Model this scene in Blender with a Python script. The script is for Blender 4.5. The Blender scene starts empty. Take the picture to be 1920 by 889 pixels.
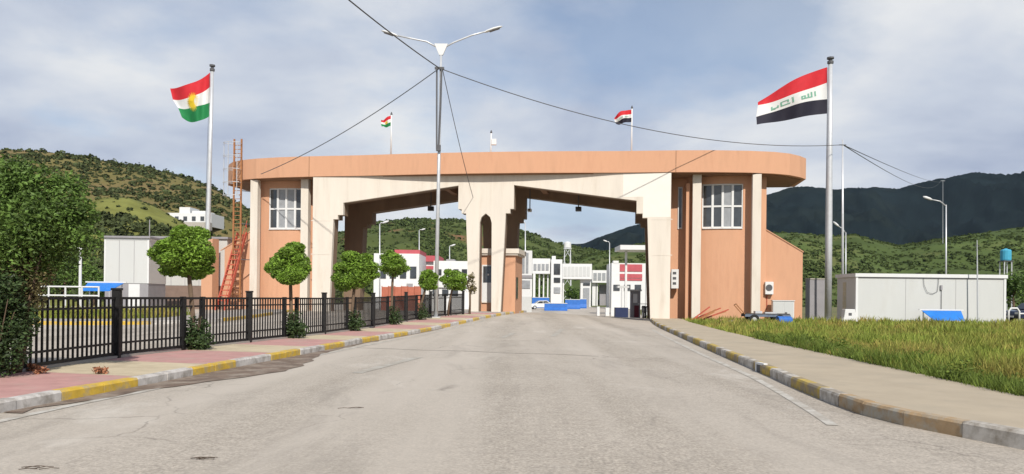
import bpy, bmesh, math, random
import numpy as np
from mathutils import Vector, Matrix, noise as mnoise

random.seed(7)
rng = np.random.default_rng(11)
R = math.radians
scene = bpy.context.scene
COL = scene.collection

# ------------------------------------------------------------------ camera
FPX = 1450.0          # focal length in pixels of the 1920 px wide photograph
ROLL = 0.011
EYE = 1.45
cR, sR = math.cos(ROLL), math.sin(ROLL)
cam_data = bpy.data.cameras.new("camera")
cam = bpy.data.objects.new("camera", cam_data)
COL.objects.link(cam)
cam_data.sensor_width = 36.0
cam_data.lens = FPX / 1920.0 * 36.0
cam_data.shift_y = (558 - 444.5) / 1920.0
cam_data.clip_start = 0.1
cam_data.clip_end = 20000
cam.matrix_world = Matrix(((cR, -sR, 0, 0), (0, 0, -1, 0), (sR, cR, 0, EYE), (0, 0, 0, 1)))
scene.camera = cam

# ------------------------------------------------------------------ sky and sun
SUN_EL = R(41)
SUN_AZ = R(14)        # turned to the right of straight behind the camera
sun_dir = Vector((math.sin(SUN_AZ) * math.cos(SUN_EL), -math.cos(SUN_AZ) * math.cos(SUN_EL), math.sin(SUN_EL)))
world = bpy.data.worlds.new("World")
scene.world = world
world.use_nodes = True
wn, wl = world.node_tree.nodes, world.node_tree.links
wn.clear()
wout = wn.new("ShaderNodeOutputWorld")
wbg = wn.new("ShaderNodeBackground"); wbg.inputs[1].default_value = 0.098
sky = wn.new("ShaderNodeTexSky"); sky.sky_type = 'NISHITA'; sky.sun_disc = False
sky.sun_elevation = SUN_EL
sky.sun_rotation = math.atan2(sun_dir.x, sun_dir.y)
sky.air_density = 1.0; sky.dust_density = 0.6; sky.ozone_density = 2.5
tc = wn.new("ShaderNodeTexCoord")
sep = wn.new("ShaderNodeSeparateXYZ"); wl.new(tc.outputs['Generated'], sep.inputs[0])
def wmath(op, a, b=None, clamp=False):
    n = wn.new("ShaderNodeMath"); n.operation = op; n.use_clamp = clamp
    for i, v in enumerate((a, b)):
        if v is None: continue
        if isinstance(v, (int, float)): n.inputs[i].default_value = v
        else: wl.new(v, n.inputs[i])
    return n.outputs[0]
zc = wmath('MAXIMUM', sep.outputs['Z'], 0.0)
den = wmath('ADD', zc, 0.24)
px_ = wmath('DIVIDE', sep.outputs['X'], den)
py_ = wmath('DIVIDE', sep.outputs['Y'], den)
comb = wn.new("ShaderNodeCombineXYZ"); wl.new(px_, comb.inputs[0]); wl.new(py_, comb.inputs[1])
def wnoise(scale, detail, off, rough=0.55, dist=0.0):
    mp = wn.new("ShaderNodeMapping"); mp.inputs['Location'].default_value = off
    wl.new(comb.outputs[0], mp.inputs[0])
    n = wn.new("ShaderNodeTexNoise"); n.inputs['Scale'].default_value = scale
    n.inputs['Detail'].default_value = detail; n.inputs['Roughness'].default_value = rough
    n.inputs['Distortion'].default_value = dist
    wl.new(mp.outputs[0], n.inputs['Vector']); return n.outputs['Fac']
def wramp(fac, stops):
    r = wn.new("ShaderNodeValToRGB"); wl.new(fac, r.inputs[0])
    e = r.color_ramp.elements
    e[0].position, e[0].color = stops[0][0], (*stops[0][1], 1)
    e[1].position, e[1].color = stops[-1][0], (*stops[-1][1], 1)
    for p, c in stops[1:-1]:
        q = e.new(p); q.color = (*c, 1)
    return r.outputs[0]
CLOUD_OFF = (5.5771, -18.9996, 0.0); SHADE_OFF = (-8.9988, -11.0716, 1.0)
big = wnoise(0.8, 9, CLOUD_OFF, 0.56, 0.15)
mask = wramp(big, [(0.43, (0.22, 0.22, 0.22)), (0.58, (0.95, 0.95, 0.95))])
shade = wnoise(1.0, 8, SHADE_OFF, 0.55, 0.15)
ccol = wramp(shade, [(0.36, (3.5, 4.0, 5.2)), (0.49, (5.0, 5.45, 6.3)), (0.62, (6.8, 6.95, 7.15))])
# clouds thicken towards the horizon, as cloud layers do
hor = wn.new("ShaderNodeMapRange"); wl.new(zc, hor.inputs[0])
hor.inputs[1].default_value = 0.0; hor.inputs[2].default_value = 0.45
hor.inputs[3].default_value = 0.6; hor.inputs[4].default_value = 0.0
m2 = wmath('ADD', mask, hor.outputs[0], True)
wmix = wn.new("ShaderNodeMixRGB")
wl.new(m2, wmix.inputs[0]); wl.new(sky.outputs[0], wmix.inputs[1]); wl.new(ccol, wmix.inputs[2])
wl.new(wmix.outputs[0], wbg.inputs[0]); wl.new(wbg.outputs[0], wout.inputs[0])

sun_data = bpy.data.lights.new("sun", 'SUN')
sun_data.energy = 4.2; sun_data.angle = R(0.9); sun_data.color = (1.0, 0.95, 0.87)
sun = bpy.data.objects.new("sun", sun_data); COL.objects.link(sun)
sun.rotation_euler = sun_dir.to_track_quat('Z', 'Y').to_euler()

scene.view_settings.view_transform = 'Standard'
scene.view_settings.look = 'None'
scene.view_settings.gamma = 1.0
scene.view_settings.exposure = 0.27
scene.view_settings.use_curve_mapping = False
scene.render.engine = 'CYCLES'
scene.cycles.max_bounces = 6

# ------------------------------------------------------------------ geometry helpers
def ray(x, y):
    u = (x - 960) / FPX; v = (558 - y) / FPX
    return (u * cR - v * sR, 1.0, u * sR + v * cR)
def P(x, y, D):
    r = ray(x, y); return Vector((r[0] * D, D, EYE + r[2] * D))
TH = R(8.3)
AX = Vector((math.sin(TH), math.cos(TH), 0)); RT = Vector((math.cos(TH), -math.sin(TH), 0))
GC = Vector((-1.86, 53.0, 0))
def sm(t):
    t = min(1.0, max(0.0, t)); return t * t * (3 - 2 * t)
def hz(x, y):
    """height of the ground: a gentle rise up to the gate, falling away behind it"""
    s = x * AX.x + y * AX.y; l = x * RT.x + y * RT.y
    w = 1 - sm((l + 7.0) / 8.0)
    up = 0.33 * sm((s - 25) / 27) * w
    dw = (0.50 + up) * sm((s - 57.5) / 24) * (1 - sm((l - 3.5) / 5.0))
    return up - dw
def on(x, y): return Vector((x, y, hz(x, y)))

# ------------------------------------------------------------------ materials
MATS = {}
def mat(name, col, rough=0.8, var=0.12, scale=3.0, bump=0.0, bscale=None, metal=0.0, stretch=None, island=0.0,
        spec=0.3, stain=None, stain_scale=0.6, stain_lo=0.5, stain_hi=0.75, transl=0.0):
    if name in MATS: return MATS[name]
    m = bpy.data.materials.new(name); m.use_nodes = True
    N, L = m.node_tree.nodes, m.node_tree.links
    b = N['Principled BSDF']
    b.inputs['Roughness'].default_value = rough; b.inputs['Metallic'].default_value = metal
    b.inputs['Specular IOR Level'].default_value = spec
    t = N.new("ShaderNodeTexCoord"); src = t.outputs['Object']
    if stretch:
        mp = N.new("ShaderNodeMapping"); mp.inputs['Scale'].default_value = stretch
        L.new(src, mp.inputs[0]); src = mp.outputs[0]
    n = N.new("ShaderNodeTexNoise"); n.inputs['Scale'].default_value = scale; n.inputs['Detail'].default_value = 6
    n.inputs['Roughness'].default_value = 0.62
    L.new(src, n.inputs['Vector'])
    r = N.new("ShaderNodeValToRGB"); L.new(n.outputs['Fac'], r.inputs[0])
    lo = [c * (1 - var) for c in col]; hi = [min(1, c * (1 + var)) for c in col]
    r.color_ramp.elements[0].position = 0.3; r.color_ramp.elements[0].color = (*lo, 1)
    r.color_ramp.elements[1].position = 0.7; r.color_ramp.elements[1].color = (*hi, 1)
    out = r.outputs[0]
    if stain:
        n2 = N.new("ShaderNodeTexNoise"); n2.inputs['Scale'].default_value = stain_scale; n2.inputs['Detail'].default_value = 8
        n2.inputs['Roughness'].default_value = 0.65
        L.new(src, n2.inputs['Vector'])
        r2 = N.new("ShaderNodeValToRGB"); L.new(n2.outputs['Fac'], r2.inputs[0])
        r2.color_ramp.elements[0].position = stain_lo; r2.color_ramp.elements[0].color = (0, 0, 0, 1)
        r2.color_ramp.elements[1].position = stain_hi; r2.color_ramp.elements[1].color = (1, 1, 1, 1)
        mx = N.new("ShaderNodeMixRGB"); L.new(r2.outputs[0], mx.inputs[0]); L.new(out, mx.inputs[1])
        mx.inputs[2].default_value = (*stain, 1); out = mx.outputs[0]
    if island:
        g = N.new("ShaderNodeNewGeometry")
        mr = N.new("ShaderNodeMapRange"); L.new(g.outputs['Random Per Island'], mr.inputs[0])
        mr.inputs[3].default_value = 1 - island; mr.inputs[4].default_value = 1 + island
        vm = N.new("ShaderNodeVectorMath"); vm.operation = 'SCALE'
        L.new(out, vm.inputs[0]); L.new(mr.outputs[0], vm.inputs['Scale']); out = vm.outputs[0]
    L.new(out, b.inputs['Base Color'])
    if bump:
        nb = N.new("ShaderNodeTexNoise"); nb.inputs['Scale'].default_value = bscale or scale * 8; nb.inputs['Detail'].default_value = 5
        L.new(src, nb.inputs['Vector'])
        bp = N.new("ShaderNodeBump"); bp.inputs['Strength'].default_value = bump; bp.inputs['Distance'].default_value = 0.004
        L.new(nb.outputs['Fac'], bp.inputs['Height']); L.new(bp.outputs[0], b.inputs['Normal'])
    if transl:
        tr = N.new("ShaderNodeBsdfTranslucent"); L.new(out, tr.inputs[0])
        ms = N.new("ShaderNodeMixShader"); ms.inputs[0].default_value = transl
        o = N['Material Output']; L.new(b.outputs[0], ms.inputs[1]); L.new(tr.outputs[0], ms.inputs[2])
        L.new(ms.outputs[0], o.inputs[0])
    MATS[name] = m
    return m

ORANGE = mat("orange_plaster", (0.565, 0.312, 0.192), 0.9, 0.09, 1.6, 0.25, 30, stretch=(1, 1, 0.18), stain=(0.46, 0.245, 0.15), stain_scale=1.6, stain_lo=0.5, stain_hi=0.8)
CREAM = mat("cream_plaster", (0.64, 0.58, 0.50), 0.88, 0.06, 1.5, 0.2, 30, stretch=(1, 1, 0.14), stain=(0.50, 0.43, 0.345), stain_scale=1.9, stain_lo=0.52, stain_hi=0.85)
INNER = mat("dark_brown_inner", (0.21, 0.145, 0.10), 0.9, 0.15, 0.9, stretch=(1, 1, 0.25))  # dark brown tone behind the cream front and on the rear frame
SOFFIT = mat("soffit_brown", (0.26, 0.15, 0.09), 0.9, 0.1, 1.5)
WHITE = mat("white_paint", (0.64, 0.64, 0.63), 0.55, 0.04, 1.2, stain=(0.50, 0.48, 0.44), stain_scale=1.2, stain_lo=0.58, stain_hi=0.9)
CABIN = mat("cabin_panel", (0.52, 0.525, 0.51), 0.45, 0.03, 0.8, stretch=(1, 1, 0.25), stain=(0.48, 0.47, 0.44), stain_scale=0.9, stain_lo=0.55, stain_hi=0.95)
GALV = mat("galvanised_steel", (0.56, 0.57, 0.58), 0.42, 0.08, 4, metal=0.35)
DGREY = mat("dark_grey_metal", (0.09, 0.09, 0.095), 0.5, 0.15, 4)
BLACK = mat("black_fence_paint", (0.012, 0.011, 0.011), 0.55, 0.3, 6)
REDST = mat("red_oxide_steel", (0.42, 0.09, 0.055), 0.6, 0.2, 4)
ORST = mat("orange_steel", (0.33, 0.145, 0.06), 0.6, 0.22, 4)
GLASS = mat("window_glass", (0.045, 0.05, 0.055), 0.06, 0.4, 1.2, spec=0.8)
CURT = mat("curtained_glass", (0.28, 0.29, 0.30), 0.25, 0.15, 2.5, spec=0.5)
BLUE = mat("blue_sheet", (0.02, 0.17, 0.55), 0.45, 0.1, 2)
BLUEB = mat("blue_barrier_paint", (0.03, 0.13, 0.42), 0.5, 0.12, 2)
BRICKR = mat("red_brown_panel", (0.40, 0.13, 0.08), 0.8, 0.15, 2)
REDROOF = mat("red_roof", (0.42, 0.085, 0.10), 0.6, 0.12, 1)
CONC = mat("concrete", (0.40, 0.37, 0.32), 0.9, 0.12, 2.5, 0.3, 25)
GREYW = mat("grey_wall", (0.27, 0.26, 0.27), 0.85, 0.08, 1.5)
CABLE = mat("cable_rubber", (0.10, 0.10, 0.105), 0.6, 0.1, 5)
TYRE = mat("tyre_rubber", (0.02, 0.02, 0.02), 0.8, 0.1, 5)
CARP = mat("navy_car_paint", (0.012, 0.018, 0.045), 0.2, 0.05, 1, spec=0.6)
BARK = mat("bark", (0.13, 0.09, 0.06), 0.95, 0.3, 9, 0.6, 30, stretch=(1, 1, 0.3))
LEAF = mat("ball_tree_leaf", (0.185, 0.30, 0.04), 0.5, 0.38, 3.2, island=0.5, transl=0.3)
LEAFD = mat("dark_leaf", (0.10, 0.165, 0.034), 0.55, 0.45, 1.8, island=0.5, transl=0.25)
LEAFB = mat("dry_leaf", (0.14, 0.12, 0.05), 0.6, 0.3, 1.5, island=0.5, transl=0.2)
IVY = mat("ivy_leaf", (0.045, 0.075, 0.024), 0.55, 0.3, 2, island=0.5, transl=0.15)

# ------------------------------------------------------------------ mesh builder
class MB:
    def __init__(s): s.v = []; s.f = []
    def add(s, vs, fs):
        o = len(s.v); s.v += [tuple(p) for p in vs]; s.f += [tuple(i + o for i in f) for f in fs]; return s
    def box(s, x0, x1, y0, y1, z0, z1):
        return s.add([(x0, y0, z0), (x1, y0, z0), (x1, y1, z0), (x0, y1, z0), (x0, y0, z1), (x1, y0, z1), (x1, y1, z1), (x0, y1, z1)],
                     [(3, 2, 1, 0), (4, 5, 6, 7), (0, 1, 5, 4), (1, 2, 6, 5), (2, 3, 7, 6), (3, 0, 4, 7)])
    def bar(s, a, b, w, h=None, up=(0, 0, 1)):
        """square bar from a to b"""
        h = h or w; a, b = Vector(a), Vector(b); d = (b - a).normalized(); up = Vector(up)
        if abs(d.dot(up)) > 0.98: up = Vector((0, 1, 0))
        x = d.cross(up).normalized() * w / 2; y = x.cross(d).normalized() * h / 2
        vs = [p + sx * x + sy * y for p in (a, b) for sx, sy in ((-1, -1), (1, -1), (1, 1), (-1, 1))]
        return s.add(vs, [(3, 2, 1, 0), (4, 5, 6, 7), (0, 1, 5, 4), (1, 2, 6, 5), (2, 3, 7, 6), (3, 0, 4, 7)])
    def tube(s, pts, rad, n=8, caps=True):
        pts = [Vector(p) for p in pts]
        rads = rad if isinstance(rad, (list, tuple)) else [rad] * len(pts)
        rings = []; prev = None
        for i, p in enumerate(pts):
            d = (pts[min(i + 1, len(pts) - 1)] - pts[max(i - 1, 0)]).normalized()
            ref = prev if prev is not None else (Vector((1, 0, 0)) if abs(d.x) < 0.9 else Vector((0, 1, 0)))
            x = (ref - d * ref.dot(d)).normalized(); prev = x; y = d.cross(x)
            rings.append([p + (x * math.cos(2 * math.pi * k / n) + y * math.sin(2 * math.pi * k / n)) * rads[i] for k in range(n)])
        vs = [q for r in rings for q in r]; fs = []
        for i in range(len(pts) - 1):
            for k in range(n):
                a, b_ = i * n + k, i * n + (k + 1) % n
                fs.append((a, b_, b_ + n, a + n))
        if caps:
            fs.append(tuple(range(n))[::-1]); fs.append(tuple((len(pts) - 1) * n + k for k in range(n)))
        return s.add(vs, fs)
    def prism(s, poly, d0, d1, axis='z'):
        """extrude a 2D polygon; axis z: (x,y)->z, axis y: (x,z)->y, axis x: (y,z)->x"""
        def mk(p, d): return (p[0], p[1], d) if axis == 'z' else ((p[0], d, p[1]) if axis == 'y' else (d, p[0], p[1]))
        n = len(poly)
        ar = sum(poly[i][0] * poly[(i + 1) % n][1] - poly[(i + 1) % n][0] * poly[i][1] for i in range(n))
        if ar < 0: poly = poly[::-1]
        if axis == 'y': poly = poly[::-1]
        vs = [mk(p, d0) for p in poly] + [mk(p, d1) for p in poly]
        fs = [tuple(range(n))[::-1], tuple(range(n, 2 * n))] + [(i, (i + 1) % n, (i + 1) % n + n, i + n) for i in range(n)]
        return s.add(vs, fs)
    def lathe(s, prof, n=16, c=(0, 0, 0)):
        vs = []; fs = []
        for r, z in prof:
            for k in range(n):
                a = 2 * math.pi * k / n; vs.append((c[0] + r * math.cos(a), c[1] + r * math.sin(a), c[2] + z))
        for i in range(len(prof) - 1):
            for k in range(n):
                a, b_ = i * n + k, i * n + (k + 1) % n; fs.append((a, b_, b_ + n, a + n))
        fs.append(tuple(range(n))[::-1]); fs.append(tuple((len(prof) - 1) * n + k for k in range(n)))
        return s.add(vs, fs)
    def mesh(s, name, smooth=False, bevel=0.0):
        me = bpy.data.meshes.new(name); me.from_pydata(s.v, [], s.f)
        bm = bmesh.new(); bm.from_mesh(me)
        big = [f for f in bm.faces if len(f.verts) > 4]
        if bevel:
            bmesh.ops.bevel(bm, geom=list(bm.edges), offset=bevel, segments=1, affect='EDGES', clamp_overlap=True)
            big = [f for f in bm.faces if len(f.verts) > 4]
        if big: bmesh.ops.triangulate(bm, faces=big)
        bm.to_mesh(me); bm.free()
        if smooth:
            me.polygons.foreach_set('use_smooth', [True] * len(me.polygons))
        return me
    def build(s, name, m, parent=None, smooth=False, bevel=0.0, loc=None, label=None):
        o = bpy.data.objects.new(name, s.mesh(name, smooth, bevel))
        o.data.materials.append(m); COL.objects.link(o)
        if parent: o.parent = parent
        if loc is not None: o.location = loc
        if label: o['label'] = label
        return o
def raw(name, verts, faces, m, parent=None, smooth=False):
    """mesh from numpy arrays; faces (n,k)"""
    me = bpy.data.meshes.new(name)
    verts = np.asarray(verts, np.float32); faces = np.asarray(faces, np.int32)
    me.vertices.add(len(verts)); me.vertices.foreach_set('co', verts.ravel())
    n, k = faces.shape
    me.loops.add(n * k); me.loops.foreach_set('vertex_index', faces.ravel())
    me.polygons.add(n); me.polygons.foreach_set('loop_start', np.arange(0, n * k, k, dtype=np.int32))
    me.polygons.foreach_set('use_smooth', np.full(n, bool(smooth)))
    me.update(calc_edges=True); me.validate()
    me.materials.append(m)
    o = bpy.data.objects.new(name, me); COL.objects.link(o)
    if parent: o.parent = parent
    return o
def thing(name, label, cat, loc=(0, 0, 0), rz=0.0, group=None):
    o = bpy.data.objects.new(name, None); COL.objects.link(o)
    o.empty_display_size = 0.2
    o.location = loc; o.rotation_euler = (0, 0, rz); o['label'] = label; o['category'] = cat
    if group: o['group'] = group
    return o
def tag(o, label, cat, group=None):
    o['label'] = label; o['category'] = cat
    if group: o['group'] = group
    return o
def struct(o, kind='structure'):
    o['kind'] = kind; return o
def resample(pts, step):
    pts = [Vector((p[0], p[1], 0)) for p in pts]
    # smooth with a Catmull-Rom pass
    dense = []
    for i in range(len(pts) - 1):
        p0, p1, p2, p3 = pts[max(i - 1, 0)], pts[i], pts[i + 1], pts[min(i + 2, len(pts) - 1)]
        for k in range(20):
            t = k / 20
            dense.append(0.5 * ((2 * p1) + (p2 - p0) * t + (2 * p0 - 5 * p1 + 4 * p2 - p3) * t * t + (3 * p1 - p0 - 3 * p2 + p3) * t ** 3))
    dense.append(pts[-1])
    out = [dense[0]]; acc = 0.0
    for a, b in zip(dense, dense[1:]):
        d = (b - a).length
        while acc + d >= step:
            a = a + (b - a) * ((step - acc) / d); d = (b - a).length; out.append(a); acc = 0.0
        acc += d
    return out
def line_x(pts, y):
    for a, b in zip(pts, pts[1:]):
        if a[1] <= y <= b[1]: return a[0] + (b[0] - a[0]) * (y - a[1]) / (b[1] - a[1])
    return pts[0][0] if y < pts[0][1] else pts[-1][0]
def sag(a, b, drop, n=24):
    a, b = Vector(a), Vector(b)
    return [a.lerp(b, i / n) - Vector((0, 0, drop * 4 * (i / n) * (1 - i / n))) for i in range(n + 1)]

# ================================================================== SETTING
KL = [(-6.5, -14), (-6.35, 3), (-6.1, 9.25), (-5.85, 11.5), (-5.5, 15.0), (-5.0, 19.6), (-4.4, 25.0), (-3.0, 34.0), (-1.75, 42.0), (-0.6, 49.0), (0.1, 53.5), (1.2, 60.5)]
KR = [(6.4, -14), (5.9, 0), (5.3, 6.5), (4.75, 8.6), (4.48, 9.66), (4.62, 12.07), (5.0, 15.65), (5.7, 22.5), (6.5, 30.0), (7.6, 40.0), (8.75, 48.3), (9.9, 55.5), (11.0, 62.5)]
GE = [(8.4, -14), (7.6, 0), (7.08, 10.75), (7.35, 13.93), (7.7, 19.0), (8.1, 24.6), (9.0, 34.0), (10.2, 44.5), (11.2, 50.5)]
FE = [(-8.1, -12), (-8.05, 10), (-8.0, 15.66), (-7.2, 21.2), (-6.36, 26.2), (-5.65, 31.5), (-5.0, 36.5), (-4.3, 40.9), (-2.9, 46.0)]

# --- ground: one sheet out to the horizon
def grid_sheet(name, xs, ys, zf, m):
    nx, ny = len(xs), len(ys)
    v = [(x, y, zf(x, y)) for y in ys for x in xs]
    f = [(j * nx + i, j * nx + i + 1, (j + 1) * nx + i + 1, (j + 1) * nx + i) for j in range(ny - 1) for i in range(nx - 1)]
    return raw(name, v, f, m, smooth=True)
DIRT = mat("dry_grass_ground", (0.16, 0.145, 0.06), 0.95, 0.3, 0.35, 0.4, 8, stain=(0.09, 0.11, 0.035), stain_scale=0.12, stain_lo=0.45, stain_hi=0.65)
xs = [-7000, -3000, -1200, -500, -250, -120] + list(np.arange(-80, 81, 2.0)) + [120, 250, 500, 1200, 3000, 7000]
ys = [-3000, -800, -200, -60] + list(np.arange(-30, 151, 2.0)) + [200, 300, 500, 900, 1800, 4000, 8000]
struct(grid_sheet("ground", xs, ys, lambda x, y: hz(x, y) - 0.10, DIRT))

# --- asphalt
def asphalt_mat():
    m = bpy.data.materials.new("worn_asphalt"); m.use_nodes = True
    N, L = m.node_tree.nodes, m.node_tree.links; b = N['Principled BSDF']
    b.inputs['Roughness'].default_value = 0.88; b.inputs['Specular IOR Level'].default_value = 0.25
    t = N.new("ShaderNodeTexCoord")
    def nz(scale, detail, rough=0.6, sc=None, rot=None, dist=0.0):
        src = t.outputs['Object']
        if sc:
            mp = N.new("ShaderNodeMapping"); mp.inputs['Scale'].default_value = sc
            if rot: mp.inputs['Rotation'].default_value = (0, 0, rot)
            L.new(src, mp.inputs[0]); src = mp.outputs[0]
        n = N.new("ShaderNodeTexNoise"); n.inputs['Scale'].default_value = scale; n.inputs['Detail'].default_value = detail
        n.inputs['Roughness'].default_value = rough; n.inputs['Distortion'].default_value = dist
        L.new(src, n.inputs['Vector']); return n.outputs['Fac']
    def ramp(fac, a, ca, b_, cb):
        r = N.new("ShaderNodeValToRGB"); L.new(fac, r.inputs[0])
        r.color_ramp.elements[0].position = a; r.color_ramp.elements[0].color = (*ca, 1)
        r.color_ramp.elements[1].position = b_; r.color_ramp.elements[1].color = (*cb, 1); return r.outputs[0]
    def mix(fac, a, c, kind='MIX'):
        x = N.new("ShaderNodeMixRGB"); x.blend_type = kind
        if isinstance(fac, float): x.inputs[0].default_value = fac
        else: L.new(fac, x.inputs[0])
        L.new(a, x.inputs[1])
        if isinstance(c, tuple): x.inputs[2].default_value = (*c, 1)
        else: L.new(c, x.inputs[2])
        return x.outputs[0]
    base = ramp(nz(0.35, 6), 0.3, (0.335, 0.295, 0.245), 0.7, (0.42, 0.372, 0.315))
    # coarse aggregate
    sp = ramp(nz(28, 3, 0.7), 0.30, (0.55, 0.55, 0.55), 0.68, (1.34, 1.33, 1.31))
    col = mix(0.8, base, sp, 'MULTIPLY')
    sp2 = ramp(nz(7, 5, 0.75), 0.33, (0.72, 0.72, 0.72), 0.66, (1.18, 1.18, 1.17))
    col = mix(0.8, col, sp2, 'MULTIPLY')
    # wheel tracks polished and dusty along the driving direction
    tr = ramp(nz(0.55, 4, 0.5, (1.0, 0.05, 1.0), TH), 0.36, (0, 0, 0), 0.64, (0.9, 0.9, 0.9))
    col = mix(tr, col, (0.47, 0.418, 0.355))
    dk = ramp(nz(0.8, 7, 0.7, (1.0, 0.22, 1.0), TH, 0.6), 0.53, (0, 0, 0), 0.76, (0.5, 0.5, 0.5))
    col = mix(dk, col, (0.17, 0.150, 0.128))
    # dusty pale patches
    pt = ramp(nz(0.42, 8, 0.7, (1.0, 0.5, 1.0), TH, 0.4), 0.57, (0, 0, 0), 0.72, (0.75, 0.75, 0.75))
    col = mix(pt, col, (0.57, 0.525, 0.46))
    # cracks
    vo = N.new("ShaderNodeTexVoronoi"); vo.feature = 'DISTANCE_TO_EDGE'; vo.inputs['Scale'].default_value = 0.55
    mpv = N.new("ShaderNodeMapping"); mpv.inputs['Rotation'].default_value = (0, 0, 0.4)
    nd = N.new("ShaderNodeTexNoise"); nd.inputs['Scale'].default_value = 2.2; nd.inputs['Detail'].default_value = 5
    L.new(t.outputs['Object'], nd.inputs['Vector'])
    vm = N.new("ShaderNodeVectorMath"); vm.operation = 'MULTIPLY_ADD'; vm.inputs[1].default_value = (0.5, 0.5, 0.0)
    L.new(nd.outputs['Color'], vm.inputs[0]); L.new(t.outputs['Object'], vm.inputs[2])
    L.new(vm.outputs[0], mpv.inputs[0]); L.new(mpv.outputs[0], vo.inputs['Vector'])
    cr = ramp(vo.outputs['Distance'], 0.0, (1, 1, 1), 0.012, (0, 0, 0))
    gate_ = ramp(nz(0.30, 3), 0.52, (0, 0, 0), 0.64, (0.6, 0.6, 0.6))
    mm = N.new("ShaderNodeMath"); mm.operation = 'MULTIPLY'; L.new(cr, mm.inputs[0]); L.new(gate_, mm.inputs[1])
    col = mix(mm.outputs[0], col, (0.08, 0.07, 0.06))
    L.new(col, b.inputs['Base Color'])
    bp = N.new("ShaderNodeBump"); bp.inputs['Strength'].default_value = 0.55; bp.inputs['Distance'].default_value = 0.012
    L.new(nz(45, 3, 0.7), bp.inputs['Height']); L.new(bp.outputs[0], b.inputs['Normal'])
    return m
ASPH = asphalt_mat()
ys = list(np.arange(-20, 90, 1.0)) + list(np.arange(90, 261, 5.0))
rows = []
NC = 40
for y in ys:
    xr = line_x(KR, y) + 0.12 if y < 62 else 11.0 + 0.12 + (y - 62.5) * 0.146
    xl = -60.0
    # denser towards the right, where the driveway is
    rows.append([xl + (xr - xl) * (1 - (1 - i / NC) ** 1.6) for i in range(NC + 1)])
v = [(x, y, hz(x, y)) for y, r_ in zip(ys, rows) for x in r_]
nx = NC + 1
f = [(j * nx + i, j * nx + i + 1, (j + 1) * nx + i + 1, (j + 1) * nx + i) for j in range(len(ys) - 1) for i in range(nx - 1)]
struct(raw("road", v, f, ASPH, smooth=True))

# --- road markings (worn paint)
WORN = mat("worn_road_paint", (0.50, 0.475, 0.425), 0.85, 0.15, 9, stain=(0.36, 0.325, 0.275), stain_scale=3.5, stain_lo=0.40, stain_hi=0.58)
WORN2 = mat("faint_road_paint", (0.44, 0.42, 0.37), 0.85, 0.15, 9, stain=(0.35, 0.315, 0.265), stain_scale=2.0, stain_lo=0.36, stain_hi=0.56)
def strip(name, pts, w, m, dz=0.006, step=0.5):
    c = resample(pts, step); vs = []; fs = []
    for i, p in enumerate(c):
        d = (c[min(i + 1, len(c) - 1)] - c[max(i - 1, 0)]).normalized(); n = Vector((d.y, -d.x, 0)) * w / 2
        for q in (p - n, p + n): vs.append((q.x, q.y, hz(q.x, q.y) + dz))
    for i in range(len(c) - 1): fs.append((2 * i, 2 * i + 1, 2 * i + 3, 2 * i + 2))
    return raw(name, vs, fs, m)
struct(strip("road_marking", [(x + 0.42, y) for x, y in KL[1:9]], 0.13, WORN))
struct(strip("road_marking", [(3.75, 9.0), (3.95, 10.2), (4.25, 12.3), (4.58, 15.0), (5.05, 20.6), (5.85, 29.0), (6.7, 37.0)], 0.13, WORN))
for a, b_ in (((-0.35, 27.5), (0.1, 31.0)), ((1.55, 29.0), (2.3, 35.0)), ((-2.9, 14.5), (-2.2, 18.5))):
    struct(strip("road_marking", [a, ((a[0] + b_[0]) / 2, (a[1] + b_[1]) / 2), b_], 0.22, WORN2))
TAR = mat("crack_filler", (0.15, 0.13, 0.11), 0.9, 0.2, 6, stain=(0.33, 0.29, 0.24), stain_scale=2.0, stain_lo=0.45, stain_hi=0.6)
struct(strip("road_crack", [(-4.6, 21.6), (-3.6, 21.3 + .1), (-2.4, 20.9), (-1.2, 20.7), (0.0, 20.1), (1.2, 19.9), (2.4, 19.2)], 0.05, TAR, 0.005, 0.25))
# washed-in silt along the left kerb
MUD = mat("gutter_silt", (0.16, 0.115, 0.085), 0.8, 0.3, 3, 0.4, 20, stain=(0.30, 0.25, 0.20), stain_scale=2.2, stain_lo=0.46, stain_hi=0.66)
c = resample(KL[2:8], 0.4); vs = []; fs = []
for i, p in enumerate(c):
    d = (c[min(i + 1, len(c) - 1)] - c[max(i - 1, 0)]).normalized(); n = Vector((d.y, -d.x, 0))
    wgt = math.exp(-((p.y - 15.2) / 3.2) ** 2) * 1.0 + 0.15 + 0.10 * mnoise.noise((p.y * 0.9, 3, 0))
    if p.y > 22: wgt *= max(0.1, 1 - (p.y - 22) / 4)
    q0 = p + n * 0.02; q1 = p + n * (0.02 + max(0.05, wgt + 0.22 * mnoise.noise((p.y * 1.6, 9, 0))))
    vs += [(q0.x, q0.y, hz(q0.x, q0.y) + 0.012), (q1.x, q1.y, hz(q1.x, q1.y) + 0.009)]
for i in range(len(c) - 1): fs.append((2 * i, 2 * i + 1, 2 * i + 3, 2 * i + 2))
struct(raw("gutter_silt", vs, fs, MUD), 'stuff')
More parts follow.
